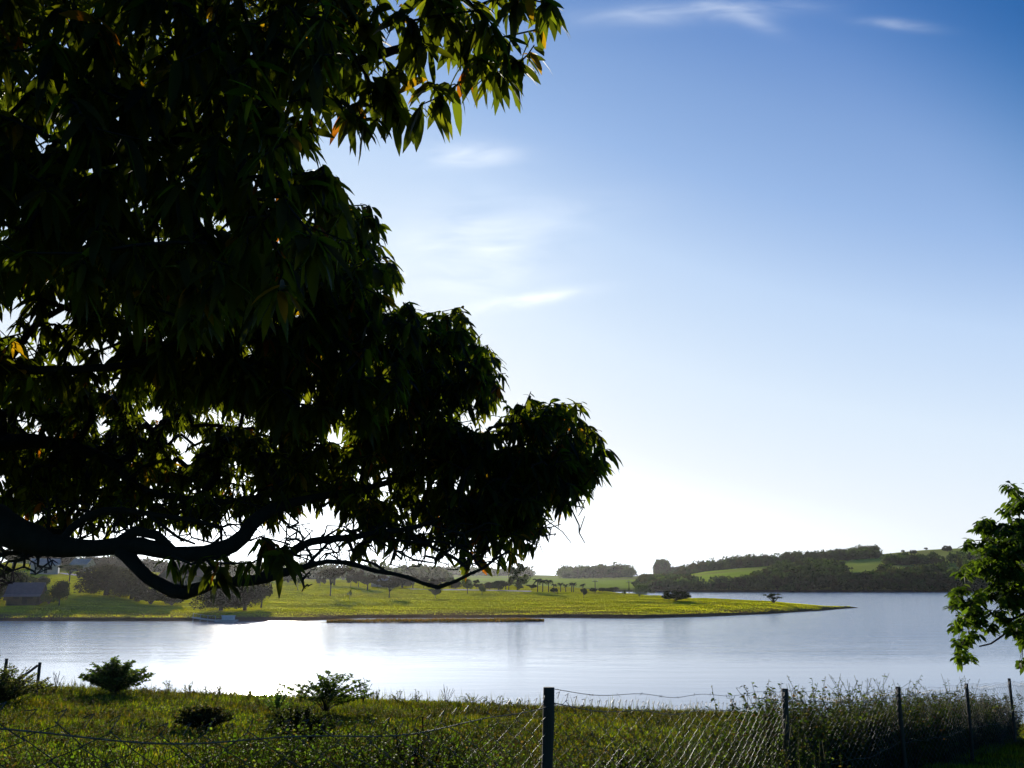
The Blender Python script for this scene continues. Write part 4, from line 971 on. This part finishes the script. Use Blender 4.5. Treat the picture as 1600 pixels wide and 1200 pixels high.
w5 = spots_in(240, [(1027, 1470), (1075, 1470), (1085, 1500), (1027, 1520)], (4, 6), (15, 20)); w5 = [(x, y, z, r_, h * (1.0 if x < X_of(1045, y) else .55)) for (x, y, z, r_, h) in w5]
wood('square_copse', 'square edged copse standing on the distant hill above the clipped round tree', w5, 1.8)
w6 = spots_in(230, [(1010, 680), (1078, 672), (1078, 715), (1045, 900), (1000, 880)], (4, 7), (3.5, 6)) + spots_in(260, [(880, 1300), (985, 1300), (985, 1600), (880, 1600)], (7, 11), (9, 14))
wood('hazy_wood', 'hazy pale woodland across the water behind the meadow', w6, 1.6)
w7 = spots_in(260, [(-400, 720), (700, 720), (700, 900), (-400, 900)], (6, 9), (8, 13)) + spots_in(200, [(400, 1500), (830, 1500), (830, 1800), (400, 1800)], (8, 12), (8, 12))
wood('left_wood', 'hazy woodland on the low hills behind the left shore', w7, 1.8)
for k, (u, Y, s, lab) in enumerate([(1432, 1100, 9, 'round tree low on the bright top pasture'), (1452, 1160, 6, 'small tree on the skyline of the top pasture, left of the widest one'), (1486, 1120, 13, 'widest tree alone on the bright top pasture'), (1416, 1170, 5, 'tiny tree on the skyline at the left end of the top pasture'), (1327, 960, 9, 'round tree on the left pasture between the woods'), (1397, 905, 11, 'broad tree at the foot of the middle pasture'), (1420, 1060, 7, 'small tree above the upper woodland belt')]):
    X = X_of(u, Y); far_tree(('bush', 'round', 'bush', 'bush', 'ball', 'bush', 'bush')[k], (X, Y, hil_z(X, Y) - .3), s * .65, s, lab, 'dark', None, 'hillside_tree')

# ------------------------------------------------------------------ buildings on the far shore
def house(name, label, q, wd, dp, wh, rh, wall, roof, rz, nwin=2, door=True, open_front=False):
    o = thing(name, label, 'house', q, None, rz)
    mb = MB(); mb.box((0, 0, wh / 2 - .3), (wd, dp, wh + .6))
    # gable ends
    for sx in (-1, 1):
        x = sx * (wd / 2 - .004); mb.add([(x, -dp / 2, wh), (x, dp / 2, wh), (x, 0, wh + rh)], T=[(0, 1, 2)])
    mb.build('wall', wall, o, smooth=False)
    mb = MB(); e = .45; t_ = .12
    for sy in (-1, 1):
        y0, z0 = sy * (dp / 2 + e), wh - e * rh / (dp / 2)
        v = [(-wd / 2 - e, y0, z0), (wd / 2 + e, y0, z0), (wd / 2 + e, 0, wh + rh), (-wd / 2 - e, 0, wh + rh)]
        v += [(a, b_, c + t_) for a, b_, c in v]
        mb.add(v, Q=[(0, 1, 2, 3), (4, 5, 6, 7), (0, 1, 5, 4), (1, 2, 6, 5), (2, 3, 7, 6), (3, 0, 4, 7)])
    mb.build('roof', roof, o, smooth=False)
    if door:
        mb = MB(); mb.box((wd * .05, -dp / 2 - .02, 1.0), (1.0, .1, 2.0)); mb.build('door', M['opening'], o, smooth=False)
    for k in range(nwin):
        x = (-wd / 2 + wd * (k + .5) / nwin) * .85
        if abs(x - wd * .05) < .9: x += 1.4
        f = MB(); f.box((x, -dp / 2 - .02, 1.5), (1.2, .1, 1.0)); wf = f.build('window', M['opening'], o, smooth=False)
        f = MB(); f.box((x, -dp / 2 - .05, .95), (1.4, .18, .08)); f.build('sill', wall, wf, smooth=False)
    if open_front:
        for x in (-wd / 2 + .3, 0, wd / 2 - .3):
            mb = MB(); mb.tube([(x, -dp / 2 - 1.6, -.3), (x, -dp / 2 - 1.6, wh - .75)], .09, 6)
            mb.build('porch_post', M['far_bark'], o)
        mb = MB(); v = [(-wd / 2 - .4, -dp / 2 - 1.9, wh - .85), (wd / 2 + .4, -dp / 2 - 1.9, wh - .85), (wd / 2 + .4, -dp / 2 - .2, wh - .35), (-wd / 2 - .4, -dp / 2 - .2, wh - .35)]
        v += [(a, b_, c + .1) for a, b_, c in v]
        mb.add(v, Q=[(0, 1, 2, 3), (4, 5, 6, 7), (0, 1, 5, 4), (1, 2, 6, 5), (2, 3, 7, 6), (3, 0, 4, 7)]); mb.build('porch_roof', roof, o, smooth=False)
    return o
house('lakeside_hut', 'low hut with a blue grey roof at the left shore under dark trees', land(40, 944), 6.2, 4.6, 2.3, 1.9, M['wall_dark'], M['roof_blue'], R(12), 2, True, True)
house('white_roofed_house', 'house with a pale roof above the dirt path at upper left', land(128, 893), 6, 4.5, 2.6, 1.7, M['wall_pale'], M['roof_white'], R(-10), 2)
house('red_roofed_house', 'large house with a faded pinkish roof behind the hanging limb', land(288, 915), 12, 9, 3.0, 3.6, M['wall_dark'], M['roof_pink'], R(72), 3)
house('low_white_building', 'low pale building between trees at the back of the meadow', land(598, 917), 8, 5, 2.2, 1.2, M['wall_pale'], M['roof_white'], R(5), 4)
house('small_white_house', 'small pale roofed house among the hazy trees at far left', land(70, 896), 8, 6, 2.8, 1.7, M['wall_pale'], M['roof_white'], R(20), 2)

# utility poles
def pole(u, vb, vt, label, w_=1.8):
    q = land(u, vb); h = (vb - vt) / F * q[1]; o = thing('utility_pole', label, 'pole', q, 'utility poles behind the meadow')
    mb = MB(); mb.tube([(0, 0, -.3), (0, 0, h)], [.16, .11], 8); mb.build('pole_shaft', M['far_bark'], o)
    mb = MB(); mb.box((0, -.13, h - .5), (w_, .12, .14)); mb.build('crossarm', M['far_bark'], o, smooth=False)
    mb = MB()
    for x in (-.7, 0, .7): mb.tube([(x * w_ / 1.8, -.13, h - .43), (x * w_ / 1.8, -.13, h - .2)], .05, 6)
    mb.build('insulators', M['white_paint'], o)
pole(795, 922, 873, 'tallest utility pole just left of the double crowned tree')
pole(930, 926, 907, 'utility pole above the low tree row right of the palms')
pole(983, 928, 908, 'utility pole left of the clipped round tree')

# dirt path and pale road, laid on the meadow
def strip(name, pts, wd, lift=.05, mat='path'):
    W_ = [land(u, v) for u, v in pts]; P2 = np.array(W_)[:, :2]
    s = np.concatenate([[0], np.cumsum(np.linalg.norm(np.diff(P2, axis=0), axis=1))]); n = int(s[-1] / 1.0) + 2
    x = np.interp(np.linspace(0, s[-1], n), s, P2[:, 0]); y = np.interp(np.linspace(0, s[-1], n), s, P2[:, 1])
    c = np.stack([x, y], -1); tt = norm(np.gradient(c, axis=0)); nn = np.stack([-tt[:, 1], tt[:, 0]], -1)
    V = []
    for i in range(n):
        for k in range(5):
            p = c[i] + nn[i] * wd * (k / 4 - .5); V.append((p[0], p[1], pen_z(p[0], p[1]) + lift))
    i = np.arange(n - 1)[:, None] * 5; j = np.arange(4)[None]
    return struct(mesh_np(name, V, [np.stack([i + j, i + j + 1, i + 5 + j + 1, i + 5 + j], -1).reshape(-1, 4)], M[mat]))
strip('path', [(60, 892), (110, 898), (150, 903), (185, 912), (215, 921), (240, 930)], 3.0, .12)
strip('road', [(640, 921), (700, 922), (760, 923), (830, 925)], 4.5, .15)

# jetty
q = px(330, 971, 178); jt = thing('floating_jetty', 'grey floating jetty with a white box at the left shore', 'jetty', (q[0], 178, 0))
mb = MB(); mb.box((2.6, 0, .28), (3.6, 2.4, .22)); mb.box((2.6, -.9, .1), (3.4, .4, .3)); mb.box((2.6, .9, .1), (3.4, .4, .3)); mb.build('deck', M['deck'], jt, smooth=False)
mb = MB(); mb.box((2.9, .2, .71), (2.0, 1.1, .64)); mb.box((2.9, .2, 1.07), (2.2, 1.3, .08)); mb.build('locker', M['white_paint'], jt, smooth=False)
mb = MB()
pts = [(-4, 3.2, .75), (-2.4, 2.2, .55), (-.8, 1.2, .42), (.8, .3, .36)]
for a, b_ in zip(pts[:-1], pts[1:]):
    a, b_ = np.array(a), np.array(b_); n = norm(np.array((-(b_ - a)[1], (b_ - a)[0], 0))) * .6
    v = [a - n, b_ - n, b_ + n, a + n]; v += [x - np.array((0, 0, .12)) for x in v]
    mb.add(v, Q=[(0, 1, 2, 3), (4, 7, 6, 5), (0, 4, 5, 1), (1, 5, 6, 2), (2, 6, 7, 3), (3, 7, 4, 0)])
mb.build('gangway', M['deck'], jt, smooth=False)
mb = MB()
for (x, y, z) in pts:
    mb.tube([(x, y - .6, z - .9), (x, y - .6, z + .7)], .05, 6)
mb.tube([(x, y - .6, z + .68) for x, y, z in pts], .03, 5); mb.build('handrail', M['deck'], jt)

# brown reedy mud spit in front of the meadow
V = []; us = np.linspace(500, 868, 120); ts = np.linspace(0, 1, 9)
def spit(u, tt):
    yc = 176 + 6 * ((u - 500) / 368) ** 1.6; wdt = 5.5 * math.sin(math.pi * min(1, max(.0, (u - 498) / 372))) ** .8 + .15
    Y = yc + (tt - .3) * 2 * wdt; X = X_of(u, Y)
    return X, Y, .28 * math.sin(math.pi * tt) * min(1, wdt / 3) - .07 + .10 * float(sines(np.array(X), np.array(Y), 2.0))
for u in us:
    for tt in ts: V.append(spit(u, tt))
i = np.arange(len(us) - 1)[:, None] * 9; j = np.arange(8)[None]
M['mud'] = simple('brown_mud', [(.07, .04, .022), (.15, .10, .05), (.11, .10, .035)], .8, .9, .5, .1)
struct(mesh_np('mud_spit', V, [np.stack([i + j, i + 9 + j, i + 9 + j + 1, i + j + 1], -1).reshape(-1, 4)], M['mud']))
def tuft_field(name, label, X, Y, zf, h, wd, cols, wts, cat='reeds'):
    v_, q_, t_, c_ = blades(X, Y, h, wd, .4, cols, wts, zf=zf)
    return stuff(mesh_np(name, v_, [q_, t_], M['meadow_blade'], smooth=False, tint=c_), label, cat)
n = 9000; us_ = rng.uniform(500, 868, n); tt_ = rng.uniform(.15, .9, n); pts = np.array([spit(a, b_) for a, b_ in zip(us_, tt_)])
ok_ = (us_ > 512) & (us_ < 850) & (rng.uniform(size=n) < .3 + .7 * clumpy(pts[:, 0], pts[:, 1], 1.6)); pts = pts[ok_]; zs = pts[:, 2].copy()
tuft_field('reeds', 'brown reeds on the low mud spit in front of the meadow', pts[:, 0], pts[:, 1], lambda X, Y: zs, .38, .12, [(.09, .05, .02), (.07, .06, .02), (.05, .03, .015)], (.5, .2, .3))
n = 110000; u_ = rng.uniform(-40, 1330, n); Xs, Ys_, Zs_ = [], [], []
for u in u_:
    Yk, Zk = pen_prof(u); Y = Yk[2] + (Yk[6] - Yk[2]) * random.random() ** 1.9; X = X_of(u, Y); z = pen_z(X, Y)
    if z > .62 + random.gauss(0, .22) and (.5 + .5 * float(sines(np.array(X), np.array(Y * 2.5), 5.0))) > random.random() * .9: Xs.append(X); Ys_.append(Y); Zs_.append(z)
Zs_ = np.array(Zs_)
tuft_field('meadow_grass', 'tufts of green and straw grass over the meadow of the peninsula', np.array(Xs), np.array(Ys_), lambda X, Y: Zs_, .15, .07, [(.20, .23, .008), (.31, .31, .012), (.36, .28, .03)], (.45, .35, .2), 'grass')

# ------------------------------------------------------------------ haze
hz = MB(); hz.box((0, 1300, 34), (5200, 3600, 80)); ho = hz.build('haze', M['path'], smooth=False); stuff(ho, 'thin bright haze lying over the lake and hills', 'haze')
hm = bpy.data.materials.new('haze_air'); hm.use_nodes = True; ht_ = hm.node_tree; ht_.nodes.clear()
ho_ = ht_.nodes.new('ShaderNodeOutputMaterial'); pv = ht_.nodes.new('ShaderNodeVolumePrincipled')
pv.inputs['Color'].default_value = (.95, .96, 1, 1); pv.inputs['Density'].default_value = .000027; pv.inputs['Anisotropy'].default_value = .72
ht_.links.new(pv.outputs[0], ho_.inputs['Volume']); ho.data.materials.clear(); ho.data.materials.append(hm)
